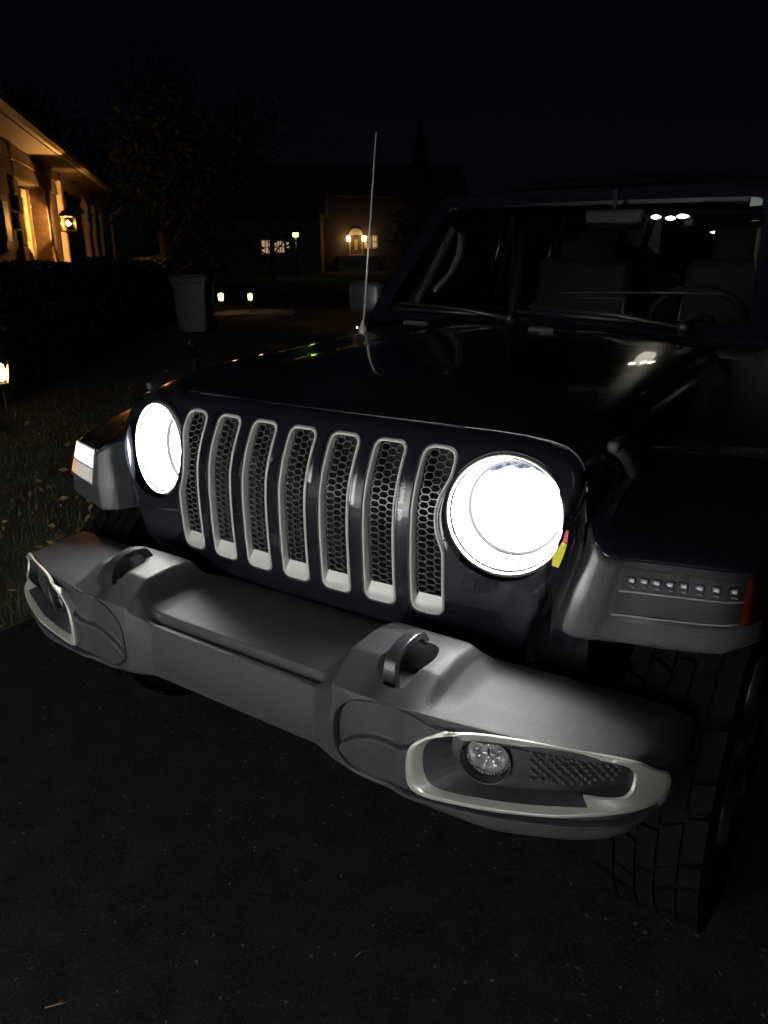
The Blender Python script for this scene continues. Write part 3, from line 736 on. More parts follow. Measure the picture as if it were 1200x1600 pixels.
for q in bl.hit(hp, jrF):
    c = surf(q, -.018, .0235)[0]; vs = [c+np.array([.0062*math.cos(k*math.pi/3), 0, .0050*math.sin(k*math.pi/3)]) for k in range(6)]
    vt = [c+np.array([.0034*math.cos(k*math.pi/3), -.0045, .0028*math.sin(k*math.pi/3)]) for k in range(6)]
    hb.add(vs+vt, [(k, (k+1) % 6, 6+(k+1) % 6, 6+k) for k in range(6)]+[tuple(range(6, 12))])
for o in both(hb, 'embossed_honeycomb', 'plastic_dark', bumper, smooth=False): kind(o, 'stuff')
fc = surf(bl.hit([(745, 1204)], jrF)[0])[0]+np.array([-.002, .038, -.001]); fax = np.array([.22, -.97, .05]); fax /= np.linalg.norm(fax)
for sg in (1, -1):
    c = fc*[sg, 1, 1]; a = fax*[sg, 1, 1]
    fo = empty('fog_lamp', tuple(c)); setpar(fo, bumper); PW[fo.name] = Vector(c)
    MB().lathe([(.048, -.03), (.0475, .004), (.0465, .0060), (.0445, .005), (.043, -.008), (.041, -.030)], c, a, 48).build('lamp_bezel', 'plastic_black', fo)
    dsh = MB(); n = 60; prof = [(.0410, -.016), (.036, -.022), (.033, -.027), (.02, -.040), (.0001, -.048)]
    dsh.lathe(prof, c, a, n); dsh.build('reflector', 'reflector', fo)
    rg = MB()
    x_ = np.cross([0, 0, 1], a); x_ /= np.linalg.norm(x_); y_ = np.cross(a, x_)
    for k in range(44):
        an = 2*math.pi*k/44; d = math.cos(an)*x_+math.sin(an)*y_
        rg.lathe([(.0029, 0), (.0020, .0026), (.0001, .0036)], c+d*.0382-a*.0165, a, 6)
    rg.build('bead_ring', 'chrome', fo)
    bl2 = MB()
    for k in range(9):
        an = k*2*math.pi/9+.3; d = math.cos(an)*x_+math.sin(an)*y_; t2 = np.cross(a, d); bl2.box(c+d*.022-a*.030, (.0075, .0016+.0012*(k % 3), .006), np.stack([d, t2, a], 1))
    bl2.box(c-a*.030, (.0035, .010, .020), rotz(.2*sg), bev=.002); bl2.box(c-a*.026+np.array([0, 0, -.004]), (.012, .004, .0035), rotz(.2*sg), bev=.002); bl2.build('bulb_shield', 'chrome', fo)
    MB().lathe([(.0415, -.011), (.03, -.0065), (.015, -.0035), (.0001, -.0025)], c, a, 40).build('lens', 'lens', fo)
# hook recess and tow hook
hkr = resample(hk, 90); h0 = surf(hkr); hw = MB()
fl_ = h0.copy(); fl_[:, 2] = np.minimum(fl_[:, 2]-.02, .683); cen_ = fl_.mean(0); fl2 = cen_+(fl_-cen_)*.93; fl2[:, 2] = np.minimum(fl2[:, 2], h0[:, 2]-.012)
hw.loops([h0, .97*h0+.03*fl2-np.array([0, 0, .003]), fl2]); hw.cap(fl2[::-1])
both(hw, 'hook_recess', 'plastic', bumper, auto=40)
for sg in (1, -1):
    path = [(.414, -.213, .668), (.414, -.216, .695), (.413, -.216, .722), (.412, -.211, .742), (.412, -.198, .756), (.412, -.175, .765), (.412, -.145, .768), (.412, -.115, .762), (.412, -.10, .74), (.412, -.095, .70)]
    w, th = .0130, .0080; Ls = []
    pts = resample(path, 26, closed=False)
    for i in range(len(pts)):
        t = pts[min(i+1, len(pts)-1)]-pts[max(i-1, 0)]; t /= np.linalg.norm(t); s1 = np.array([1, 0, 0.]); n1 = np.cross(t, s1)
        L_ = []
        tp = 1.25-.25*min(1, i/8)
        for a_, b_ in ((-1, -.8), (-.88, -1), (.88, -1), (1, -.8), (1, .8), (.88, 1), (-.88, 1), (-1, .8)): L_.append((pts[i]+s1*w*tp*a_+n1*th*b_)*[sg, 1, 1])
        Ls.append(L_)
    b = MB(); b.loops(Ls if sg > 0 else [l[::-1] for l in Ls]); b.cap(Ls[-1]); b.cap(Ls[0][::-1]); b.build('tow_hook', 'hook', car, auto=30)
# bumper carrier behind
b = MB(); b.box((0, -.06, .60), (.55, .08, .05), bev=.01); b.box((0, .1, .55), (.50, .12, .10)); b.build('bumper_beam', 'void', car, smooth=False)

# ---- windscreen, cab, roof
WB, WT = (1.34, 1.215), (1.82, 1.705)     # (y,z) of foot and head
def ws(x, f, off=0.0):     # point on windscreen plane
    y = WB[0]+(WT[0]-WB[0])*f; z = WB[1]+(WT[1]-WB[1])*f; n = np.array([0, -(WT[1]-WB[1]), (WT[0]-WB[0])]); n /= np.linalg.norm(n)
    return np.array([x, y+.02*x*x, z-.012*x*x])+n*off
def wsw(f): return .755-.072*f
outw = []
for f in np.linspace(0, .93, 12): outw.append((wsw(f), f))
for a in np.linspace(0, 90, 8)[1:]: outw.append((wsw(.93)-.04+.04*math.cos(math.radians(a))-.004, .93+.07*math.sin(math.radians(a))))
for x in np.linspace(.5, 0, 12): outw.append((x, 1.0))
ow_ = np.array(outw); ow_ = np.vstack([ow_, ow_[::-1][1:]*[-1, 1]])
bt = np.stack([np.linspace(-wsw(0), wsw(0), 30)[1:-1], np.zeros(28)], 1)
ow_ = np.vstack([ow_, bt]); ow_ = ow_ if ccw(ow_) is ow_ else ow_[::-1]
ow_ = resample(ow_, 220); iw = ow_.copy()
iw[:, 0] *= .90; iw[:, 1] = .09+iw[:, 1]*.80
fr = MB(); F3 = lambda p, off: np.array([ws(x, f, off) for x, f in p])
fr.loops([F3(ow_, -.06), F3(ow_, -.004), F3(ow_*[.99, .985]+[0, .004], .006), F3(iw*[1.01, 1], .004), F3(iw, .0), F3(iw, -.05)])
frame = fr.build('windscreen_frame', 'paint', car); sharp(frame, 40)
gv_ = MB(); gl = F3(resample(iw, 120), -.006); ct = F3(np.array([[0, .5]]), -.006)
gv_.add(np.vstack([gl, ct]), [(i, (i+1) % 120, 120) for i in range(120)])
wg = gv_.build('windscreen', 'glass', car)
st = [onplane(px, py, ws(0, .5, -.008), np.array([0, -(WT[1]-WB[1]), WT[0]-WB[0]])) for px, py in ((1176, 300), (1195, 299), (1190, 321), (1171, 322))]
b = MB(); b.loops([st, [p+np.array([0, .002, -.001]) for p in st]]); b.cap(st[::-1]); b.build('sticker', 'paper', wg, smooth=False)
# cowl, wipers
b = MB(); rows = []
for y, z in ((1.215, 1.185), (1.22, 1.200), (1.28, 1.204), (1.40, 1.21)): rows.append([(x, y, z-.015*(x/.7)**2) for x in np.linspace(-.74, .74, 20)])
b.loops(rows, closed=False); b.build('cowl', 'plastic_black', car)
for x0, x1 in ((.50, -.05), (-.10, -.60)):
    b = MB(); p0 = ws(x0, .02, .03); p1 = ws(x1, .10, .035); b.tube([p0, .6*p0+.4*p1+[0, -.01, .012], p1], [.008, .007, .005], 8)
    b.tube([ws(x0-.08, .055, .018), ws(x1-.04, .085, .018)], .006, 6); b.lathe([(.018, -.02), (.018, .01), (.012, .018), (.0001, .02)], p0, (0, -.7, .7), 16)
    b.build('wiper', 'plastic_black', car)
# tub, doors, roof
_before = set(bpy.data.objects)
for sg in (1, -1):
    def side(pr, x, th=.03): 
        a = [(sg*x, y, z) for y, z in pr]; c = [(sg*(x-th), y, z) for y, z in pr]; b = MB(); b.loops([a, c]); b.cap(a); b.cap(c[::-1]); return b
    MB().box((sg*.68, 1.235, .85), (.075, .012, .34)).build('bulkhead', 'void', car, smooth=False)
    side([(1.22, .50), (1.22, 1.17), (1.36, 1.185), (1.36, .50)], .735).build('cowl_side', 'void', car, smooth=False)
    for nm, y0, y1 in (('front_door', 1.37, 2.36), ('rear_door', 2.37, 3.05)):
        d = side([(y0, .52), (y0, 1.185), (y1, 1.20), (y1, .52)], .745).build(nm, 'paint', car, smooth=False)
        b = MB(); b.box((sg*.752, y1-.12, 1.09), (.012, .07, .018), bev=.008); b.build('door_handle', 'plastic_black', d)
        xt = .62; b = MB()
        p = [(sg*.735, y0+.06, 1.20), (sg*.735, y1-.04, 1.21), (sg*.63, y1-.08, 1.66), (sg*.63, y0+(.36 if y0 < 2 else .05), 1.65)]
        b.cap(p); b.build('window', 'tint', d, smooth=False)
        b = MB(); b.tube([(sg*.735, y1-.02, 1.20), (sg*.63, y1-.05, 1.68)], .022, 8); b.tube([(sg*.63, y0+(.36 if y0 < 2 else .05), 1.66), (sg*.63, y1-.05, 1.67)], .02, 8)
        b.build('window_frame', 'paint', d)
    side([(3.06, .80), (3.06, 1.205), (4.08, 1.21), (4.08, .56), (3.95, .56), (3.75, .88), (3.45, .95), (3.15, .88)], .745).build('rear_quarter', 'paint', car, smooth=False)
    b = MB(); b.cap([(sg*.74, 3.10, 1.21), (sg*.74, 4.06, 1.215), (sg*.64, 4.0, 1.67), (sg*.63, 3.10, 1.67)]); b.build('quarter_window', 'tint', car, smooth=False)
    rf = [(3.0, .62), (3.1, .86), (3.4, .97), (3.7, .96), (3.92, .84), (4.02, .62)]
    b = MB(); b.loops([[(sg*.74, y, z) for y, z in rf], [(sg*.955, y, z) for y, z in rf], [(sg*.965, y, z-.04) for y, z in rf], [(sg*.955, y, z-.05) for y, z in rf]], closed=False); b.build('rear_fender', 'plastic', car)
    # mirror
    mr = MB(); mr.box((sg*.895, 1.52, 1.285), (.085, .05, .075), bev=.03); mo = mr.build('door_mirror', 'plastic_black', car)
    b = MB(); b.tube([(sg*.73, 1.47, 1.20), (sg*.80, 1.50, 1.22), (sg*.87, 1.52, 1.23)], .022, 10); b.build('mirror_arm', 'plastic_black', mo)
    b = MB(); b.box((sg*.895, 1.575, 1.285), (.072, .003, .062), bev=.002); b.build('mirror_glass', 'chrome', mo)
b = MB(); rows = []
for y in np.linspace(1.66, 4.05, 14):
    zt = float(np.interp(y, [1.66, 1.8, 3.0, 4.05], [1.712, 1.755, 1.79, 1.765]))
    rows.append([(x, y, zt-.05*(abs(x)/.63)**3) for x in np.linspace(-.63, .63, 16)])
b.loops(rows, closed=False); b.loops([[(x, y, z-.03) for x, y, z in r] for r in rows[::-1]], closed=False)
b.build('roof', 'plastic_black', car)
b = MB(); b.box((0, 4.07, .86), (.74, .02, .34), bev=.01); b.build('tailgate', 'paint', car)
b = MB(); b.cap([(-.66, 4.06, 1.22), (.66, 4.06, 1.22), (.60, 4.02, 1.68), (-.60, 4.02, 1.68)]); b.build('rear_window', 'tint', car, smooth=False)
b = MB(); b.box((0, 2.6, .52), (.70, 1.4, .03)); b.build('floor_pan', 'void', car, smooth=False)
b = MB(); b.box((0, 4.22, .58), (.80, .08, .09), bev=.03); b.build('rear_bumper', 'plastic', car)
# interior
b = MB(); rows = []
for y, z in ((1.30, 1.17), (1.38, 1.205), (1.62, 1.215), (1.72, 1.20), (1.74, 1.12), (1.74, .8)): rows.append([(x, y, z) for x in np.linspace(-.68, .68, 12)])
b.loops(rows, closed=False); dash = b.build('dashboard', 'interior', car)
q0, q1 = ony(875, 457, 1.56), ony(1130, 459, 1.56); b = MB(); b.tube([q0, .4*q0+.6*q1+[0, 0, .002], q1], [.0015, .0032, .0026], 8); b.tube([q0+[.07, .0, -.018], q0+[.30, 0, -.016]], [.0018, .0008], 6); b.build('dash_trim', 'trim_lt', dash)
SW = np.array([.37, 1.93, 1.18]); ax = np.array([0, -.82, -.57]); b = MB()
an = np.linspace(0, 2*math.pi, 40, endpoint=False); e1 = np.array([1, 0, 0.]); e2 = np.cross(ax, e1)
b.tube([SW+.19*(math.cos(a)*e1+math.sin(a)*e2) for a in an], .016, 8, closed=True)
for a in (0, math.pi, -math.pi/2): b.tube([SW, SW+.19*(math.cos(a)*e1+math.sin(a)*e2)], .014, 6)
b.lathe([(.06, -.02), (.06, .02), (.0001, .03)], SW, -ax, 20); b.build('steering_wheel', 'interior', car)
for x in (-.33, .38):
    st_ = empty('seat', (x, 2.4, .6)); setpar(st_, car); PW[st_.name] = Vector((x, 2.4, .6))
    b = MB(); b.box((x, 2.25, .80), (.25, .26, .08), bev=.05); b.build('cushion', 'interior', st_)
    b = MB(); b.box((x, 2.52, 1.12), (.23, .065, .32), rotx(-.2), bev=.05); b.build('seat_back', 'interior', st_)
    b = MB(); b.box((x, 2.60, 1.50), (.14, .05, .10), rotx(-.15), bev=.045); b.build('headrest', 'interior', st_)
    b = MB(); 
    for s_ in (-1, 1): MB().tube([(x+s_*.215, 2.465, .95), (x+s_*.222, 2.505, 1.18), (x+s_*.19, 2.545, 1.40)], .012, 8).build('seat_piping', 'trim_lt', st_)
for x in (-.36, .36):
    b = MB(); b.box((x, 3.35, 1.10), (.30, .07, .26), rotx(-.2), bev=.05); b.box((x, 3.42, 1.42), (.13, .05, .08), bev=.04); b.build('rear_seat', 'interior', car)
for sg in (1, -1):
    b = MB(); b.tube([(sg*.60, 1.78, 1.62), (sg*.60, 2.4, 1.70), (sg*.60, 3.3, 1.70), (sg*.60, 3.95, 1.60), (sg*.62, 4.0, 1.1)], .034, 10); b.tube([(sg*.60, 2.42, 1.70), (sg*.64, 2.42, .6)], .036, 10); b.build('roll_bar', 'interior', car)
    # grab handle on the pillar
    b = MB(); P_ = [(.665, 1.50, 1.27), (.645, 1.57, 1.36), (.62, 1.64, 1.47), (.60, 1.70, 1.56), (.575, 1.74, 1.545), (.575, 1.73, 1.46), (.60, 1.69, 1.38), (.64, 1.62, 1.31)]
    b.tube([(sg*x, y, z) for x, y, z in P_], [.026, .026, .024, .022, .018, .016, .016, .020], 10, closed=False); b.build('grab_handle', 'trim_lt', car)
b = MB(); b.tube([(-.60, 2.42, 1.70), (0, 2.42, 1.715), (.60, 2.42, 1.70)], .034, 10); b.box((0, 2.42, 1.675), (.42, .06, .035), bev=.02); sb = b.build('overhead_bar', 'interior', car)
p = ony(960, 343, 1.72); b = MB(); b.box(p+[0, 0, .0], (.11, .018, .035), bev=.015); b.tube([p+[0, 0, .03], p+[0, -.02, .10]], .008, 6); b.build('rear_view_mirror', 'void', car)
# lit lamps under the roof, seen through the windscreen
for (pa, pb, Y) in (((1017, 339), (1033, 339), 2.33), ((1040, 341), (1056, 341), 2.33), ((1057, 338), (1077, 338), 2.33), ((1110, 363), (1140, 363), 3.55)):
    a, c = ony(*pa, Y), ony(*pb, Y); b = MB(); b.tube([a, .8*a+.2*c, .5*(a+c), .2*a+.8*c, c], [.001, .007, .0095, .006, .001], 10); b.build('cabin_lamp', 'dome', sb)
a = ony(1048, 339, 2.28); lamp('cabin_glow', 'POINT', tuple(a+[0, -.02, -.05]), 0.12, (1, .9, .7), .05, sb)
for o in set(bpy.data.objects)-_before:      # the cab sits behind the windscreen foot
    if o.type != 'MESH' or o.name.split('.')[0] in ('dash_trim', 'rear_view_mirror', 'cabin_lamp'): continue
    for v in o.data.vertices:
        x, y, z = v.co; k = sstep(1.2, 1.5, y)
        v.co = (x*1.05, y+.13*max(0, min(1, (4.3-y)/1.5)), z)
# antenna
A0 = onx(567, 513, -.665); A1 = onx(588, 206, -.665)
b = MB(); b.tube([A0-[0, 0, .02], .5*(A0+A1), A1], [.0040, .0034, .0028], 8); b.lathe([(.018, -.03), (.016, 0), (.008, .015), (.004, .03)], A0, (0, 0, 1), 16); an_ = b.build('antenna', 'antenna', car)

# ---- wheels
def make_wheel(cx, cy, sg, tread):
    R, w = .400, .122; c = np.array([cx, cy, R])
    wh = empty('wheel', (cx, cy, 0)); setpar(wh, car); PW[wh.name] = Vector((cx, cy, 0))
    prof = [(.235, -.09), (.30, -.108), (.355, -.106), (.381, -.098), (.389, -.084), (.390, -.05), (.390, .05), (.389, .084), (.381, .098), (.355, .106), (.30, .108), (.235, .09)]
    ty = MB().lathe(prof, c, (1, 0, 0), 72).build('tyre', 'rubber', wh)
    tb = MB()
    cols = [(-.084, .019, .30), (-.041, .0185, .55), (0, .0165, .0), (.041, .0185, -.55), (.084, .019, -.30)]
    for ci, (x, hw_, sk) in enumerate(cols):
        for k in range(44):
            a = 2*math.pi*(k+.5*(ci % 2)+.17*math.sin(k*2.3+ci))/44; R_ = .3955 if abs(x) < .09 else .392
            hl = .0245 if ci != 2 else .0268
            p = np.array([[s1*hw_, s2*hl+s1*sk*.02, s3*.005] for s1 in (-1, 1) for s2 in (-1, 1) for s3 in (-1, 1)])
            rr = R_+p[:, 2]; th = a+p[:, 1]/R_
            v = np.stack([cx+x+p[:, 0], cy+rr*np.cos(th), R+rr*np.sin(th)], 1)
            tb.add(v, [(0, 1, 3, 2), (4, 6, 7, 5), (0, 4, 5, 1), (2, 3, 7, 6), (0, 2, 6, 4), (1, 5, 7, 3)])
    kind(tb.build('tread', 'rubber', ty, smooth=False), 'stuff')
    rim = MB().lathe([(.238, .09), (.228, .085), (.215, .05), (.21, -.09)], c, (sg, 0, 0), 48).build('rim', 'alloy', wh)
    sp = MB()
    for k in range(5):
        a = 2*math.pi*k/5; d = np.array([0, math.cos(a), math.sin(a)])
        sp.tube([c+d*.04+[sg*.075, 0, 0], c+d*.14+[sg*.085, 0, 0], c+d*.225+[sg*.08, 0, 0]], [.035, .028, .034], 8)
    sp.lathe([(.06, .05), (.055, .09), (.0001, .095)], c, (sg, 0, 0), 24); sp.build('spokes', 'alloy', rim)
for cx, cy, sg in ((.862, .405, 1), (-.862, .405, -1), (.80, 3.45, 1), (-.80, 3.45, -1)): make_wheel(cx, cy, sg, cy < 1)
for cy in (.43, 3.45):
    b = MB(); b.tube([(-.75, cy, .40), (.75, cy, .40)], .04, 10); b.lathe([(.0001, -.10), (.11, -.05), (.11, .05), (.0001, .10)], (.18, cy, .40), (1, 0, 0), 20); b.build('axle', 'void', car)

# ================================================================== UNSEEN BOUNCE WALL, ADDED TO FILL GRILLE AND BUMPER
GX, GY = -0.9, -4.4
bwall = empty('bounce_wall', (GX, GY, 0), 'unseen white panelled wall added to bounce the headlights back on to the car', 'bounce_wall')
b = MB(); b.box((GX, GY-.12, 1.5), (3.0, .08, 1.5)); b.build('wall', 'white', bwall, smooth=False)
dr = MB(); dr.box((GX, GY-.02, 1.1), (2.45, .02, 1.1)); dr = dr.build('door', 'white', bwall, smooth=False)  # door slab of the unseen added bounce wall
for r in range(4):
    for c in range(6):
        b = MB(); b.box((GX-2.45+.41+c*.816, GY+.01, .28+r*.545), (.33, .012, .19), bev=.01); b.build('bounce_wall_panel', 'white', dr, smooth=False)

# ================================================================== THE HOUSE ON THE LEFT
EZ = 3.20                                   # eave height
def flat(px, dep): p = CP+ray(px, 400)*dep; return np.array([p[0], p[1], 0.0])
G0, G1 = onz(0, 146, EZ+.10), onz(165, 287, EZ+.10)      # the gutter's edge
FD = (G1-G0)/np.linalg.norm(G1-G0); FN = np.array([FD[1], -FD[0], 0])
if FN @ (CP-G0) < 0: FN = -FN
H0_ = np.array([G0[0], G0[1], 0])-FN*.66
def fac(px, py, t=0.0):
    q = onplane(px, py, H0_+FN*t, FN); return float((q-H0_)@FD), float(q[2])
def hp(s, t, z): return H0_+FD*s+FN*t+np.array([0, 0, z])
FR = np.stack([FD, FN, [0, 0, 1]], 1)
def hbox(mb, s0, s1, t0, t1, z0, z1, bev=0): return mb.box(hp((s0+s1)/2, (t0+t1)/2, (z0+z1)/2), (abs(s1-s0)/2, abs(t1-t0)/2, abs(z1-z0)/2), FR, bev)
Z0 = -.012
SC = fac(99, 345)[0]                        # the stone corner
SE = fac(166, 345)[0]                       # far end of the porch
house = empty('house', tuple(hp(SC, -2, Z0)), 'brick and siding house with a lit porch and white turned posts behind the hedge', 'house')
def hpart(name, m, *boxes, parent=None, bev=0):
    b = MB()
    for q in boxes: hbox(b, *q, bev=bev)
    return b.build(name, m, parent or house, smooth=False)
s_d0, s_d1 = fac(50, 350)[0], fac(76, 350)[0]; s_j = fac(33, 350)[0]
zs = fac(0, 266)[1]; DZ = min(zs-.05, 2.75)
wall = hpart('brick_wall', 'brick', (-5, s_j, -.3, 0, Z0, zs), (s_d1+.02, SC, -.3, 0, Z0, zs))
# lap siding above, board by board
zz = [zs, fac(0, 241)[1], fac(0, 218)[1], fac(0, 196)[1], EZ-.08]; zz = sorted(set(round(z, 3) for z in zz if z < EZ-.04)); nb = len(zz)-1
upw = hpart('upper_wall', 'siding', (-5, SC-.02, -.3, -.03, zs, EZ))
z = zs
while z < EZ-.1:
    zt_ = min(z+.27, EZ-.02)
    bb = MB(); q = [hp(-5, .045, z), hp(SC, .045, z), hp(SC, .012, zt_), hp(-5, .012, zt_)]; q2 = [p-FN*.03 for p in q]
    bb.loops([q, q2]); bb.cap(q); bb.build('siding_board', 'siding', upw, smooth=False); z += .27
# the recessed door
dr = hpart('door', 'doorp', (s_d0, s_d1, -.42, -.36, Z0+.1, DZ))
for (f0, f1) in ((.08, .46), (.54, .92)):
    for (g0, g1) in ((.06, .36), (.42, .58), (.64, .95)):
        hpart('door_panel', 'doorp', (s_d0+(s_d1-s_d0)*f0, s_d0+(s_d1-s_d0)*f1, -.365, -.335, Z0+.1+(DZ-.1)*g0, Z0+.1+(DZ-.1)*g1), parent=dr, bev=.015)
hpart('door_recess', 'trimw', (s_j, s_d0, -.5, -.34, Z0, zs), (s_d0, s_d1, -.5, -.36, DZ, zs), (s_j, s_d1, -.62, -.52, Z0, zs), (s_d1, s_d1+.05, -.5, -.30, Z0, zs))
# stone quoins on both corners
def quoins(sa, n, name_t):
    z = Z0; h = (zs+.5-Z0)/n
    for i in range(n):
        w = .34 if i % 2 else .22
        b = MB(); hbox(b, sa-w, sa+.03, -.20, .035+.01*(i % 3), z+.012, z+h-.012, bev=.02); b.build('quoin', 'stone', wall, smooth=False); z += h
quoins(SC, 15, 0); quoins(s_j, 12, 0)
# wreath frame on the brick
sf = fac(6, 345)[0]; zf = fac(6, 345)[1]
fr_ = hpart('wall_plaque', 'iron', (sf-.28, sf+.22, .0, .05, zf-.42, zf+.38)); hpart('plaque_face', 'trimw', (sf-.20, sf+.14, .052, .06, zf-.3, zf+.28), parent=fr_)
# porch: back wall, post, floor, beam
hpart('porch_wall', 'darkpaint', (SC, SE+.4, -2.2, -2.0, Z0, EZ)); hpart('porch_floor', 'concrete', (SC, SE+.5, -2.0, .15, Z0, .35))
hpart('porch_beam', 'trimw', (SC, SE+.5, -.22, .0, EZ-.22, EZ-.01)); hpart('porch_ceiling', 'trimw', (SC, SE+.5, -2.0, -.22, EZ-.06, EZ-.02))
for i in range(4):
    a = SC+.5+i*(SE-SC-.8)/4; sh = hpart('shutter', 'darkpaint', (a, a+.5, -2.0, -1.95, .9, 2.7))
    for k in range(8): hpart('slat', 'brick', (a+.05, a+.45, -1.95, -1.93, .98+k*.2, 1.12+k*.2), parent=sh)
a0, a1 = fac(95, 345, .05)[0], fac(104, 345, .05)[0]
hpart('square_post', 'trimw', (a0+.15, a0+.42, -.15, .12, .35, EZ-.22), bev=.02)
for px in (140, 150.5, 161):
    c = fac(px, 350)[0]; b = MB()
    pr = [(.105, .35), (.105, .60), (.085, .64), (.10, .70), (.085, .78), (.085, 1.15), (.105, 1.22), (.09, 1.3), (.085, 1.9), (.10, 2.2), (.115, 2.3), (.10, 2.4), (.105, 2.6), (.125, 2.7), (.115, 2.82), (.06, 2.92), (.05, EZ-.21)]
    b.lathe(pr, hp(c, -.11, 0), (0, 0, 1), 20); b.build('porch_column', 'trimw', house)
# roof, soffit, gutter
RD = 4.0; rp = [(.55, EZ+.10), (.55, EZ+.14), (-RD, EZ+2.3), (-RD, EZ+2.2)]
b = MB(); L0 = [hp(-5.2, t, z) for t, z in rp]; L1 = [hp(SE+.9, t, z) for t, z in rp]; b.loops([L0, L1]); b.cap(L0); b.cap(L1[::-1]); rf = b.build('roof', 'roof', house, smooth=False)
hpart('soffit', 'siding', (-5.1, SE+.8, -.02, .50, EZ+.0, EZ+.02)); hpart('fascia_board', 'trimw', (-5.1, SE+.8, .46, .50, EZ+.02, EZ+.12))
g_ = [(.51, EZ+.13), (.51, EZ+.01), (.60, EZ+.0), (.655, EZ+.05), (.655, EZ+.12), (.668, EZ+.125), (.668, EZ+.135), (.64, EZ+.13), (.63, EZ+.06), (.59, EZ+.02), (.53, EZ+.02), (.53, EZ+.13)]
b = MB(); L0 = [hp(-5.2, t, z) for t, z in g_]; L1 = [hp(SE+.85, t, z) for t, z in g_]; b.loops([L0, L1]); b.cap(L0); b.cap(L1[::-1]); gt = b.build('gutter', 'trimw', rf, smooth=False)
b = MB(); b.tube([hp(SE+.75, .58, EZ+.02), hp(SE+.78, .56, EZ-.12), hp(SE+.72, .35, EZ-.32), hp(SE+.62, .16, EZ-.42), hp(SE+.60, .12, EZ-.6)], .045, 10); b.tube([hp(SE+.60, .12, EZ-.6), hp(SE+.60, .12, .0)], .045, 10); b.build('downpipe', 'trimw', gt)
hpart('end_wall', 'siding', (SE+.4, SE+.5, -RD, -2.0, Z0, EZ)); hpart('rear_wall', 'siding', (-5, SE+.5, -RD-.1, -RD, Z0, EZ+2.1))

# ---- the lantern by the porch
lc = onplane(106, 349, H0_+FN*.38, FN)
lan = empty('wall_lantern', tuple(lc-[0, 0, .3]), 'lit brass wall lantern with a scroll bracket at the stone corner', 'lantern')
kk = np.linalg.norm(lc-CP)/1218.0          # metres per photo pixel there
b = MB(); w, h = 9*kk, 10*kk
for sx in (-1, 1):
    for sy in (-1, 1): b.tube([lc+FD*sx*w+FN*sy*w-[0, 0, h], lc+FD*sx*w+FN*sy*w+[0, 0, h]], .014, 6)
for zq in (-h, h*.95):
    q = [lc+FD*a*w+FN*c*w+[0, 0, zq] for a, c in ((-1, -1), (1, -1), (1, 1), (-1, 1))]; b.tube(q, .016, 6, closed=True)
b.build('lantern_frame', 'brass', lan)
for a, c in ((1, 0), (-1, 0), (0, 1), (0, -1)):
    n = FD*a+FN*c; t = np.cross(n, [0, 0, 1]); q = [lc+n*w*.97+t*w*.9*x+np.array([0, 0, z*h*.93]) for x, z in ((-1, -1), (1, -1), (1, 1), (-1, 1))]
    MB().cap(q).build('pane', 'lens', lan, smooth=False)
b = MB(); b.lathe([(w*1.25, h*.95), (w*1.1, h*1.25), (w*.7, h*1.6), (w*.3, h*1.8), (.02, h*2.0), (.0001, h*2.05)], lc, (0, 0, 1), 8); b.build('lantern_cap', 'brass', lan)
b = MB(); b.lathe([(w*.9, -h*1.0), (w*.5, -h*1.2), (.02, -h*1.35), (.0001, -h*1.4)], lc, (0, 0, 1), 8); b.build('lantern_base', 'brass', lan)
wall_pt = hp(SC-.12, .07, lc[2]+h*2.6)
sp_ = [lc+[0, 0, h*2.0]]+[lc+[0, 0, h*2.6]+FD*(.0)+(-FD*.10)+.14*(math.cos(a)*FD+math.sin(a)*np.array([0, 0, 1.])) for a in np.linspace(0, 4.2, 14)]+[wall_pt]
b = MB(); b.tube(sp_, .013, 6); b.box(wall_pt, (.05, .02, .14), FR); b.build('scroll_bracket', 'brass', lan)
b = MB(); b.lathe([(.0001, -.05), (.028, -.03), (.034, .0), (.024, .04), (.0001, .06)], lc, (0, 0, 1), 12); b.build('bulb', 'bulb', lan)
lamp('lantern_light', 'POINT', tuple(lc+FN*.0), 1100, (1.0, .44, .11), .04, lan)

# ---- hedge: stems, leaf mass
def leafcloud(n, fpos, size, seed):
    rng = np.random.RandomState(seed); P = fpos(rng, n); d = rng.normal(size=(n, 3)); d /= np.linalg.norm(d, axis=1)[:, None]
    e = rng.normal(size=(n, 3)); e -= d*(e*d).sum(1)[:, None]; e /= np.linalg.norm(e, axis=1)[:, None]; sz = size*(.6+.8*rng.rand(n))[:, None]
    f_ = np.cross(d, e)
    V = np.stack([P-d*sz, P+e*sz*.45+f_*sz*.1, P+d*sz, P-e*sz*.45+f_*sz*.1], 1).reshape(-1, 3)
    return V, [(4*i, 4*i+1, 4*i+2, 4*i+3) for i in range(n)]
HA, HB = flat(-40, 8.4), flat(236, 17.5); HA = HA-3.2*(HB-HA)/np.linalg.norm(HB-HA); hd_ = (HB-HA)/np.linalg.norm(HB-HA); hn = np.array([hd_[1], -hd_[0], 0]); HL = np.linalg.norm(HB-HA)
hn = hn if hn@(CP-HA) > 0 else -hn
hedge = empty('hedge', tuple((HA+HB)/2+[0, 0, Z0]), 'long dark clipped hedge in front of the brick house', 'hedge')
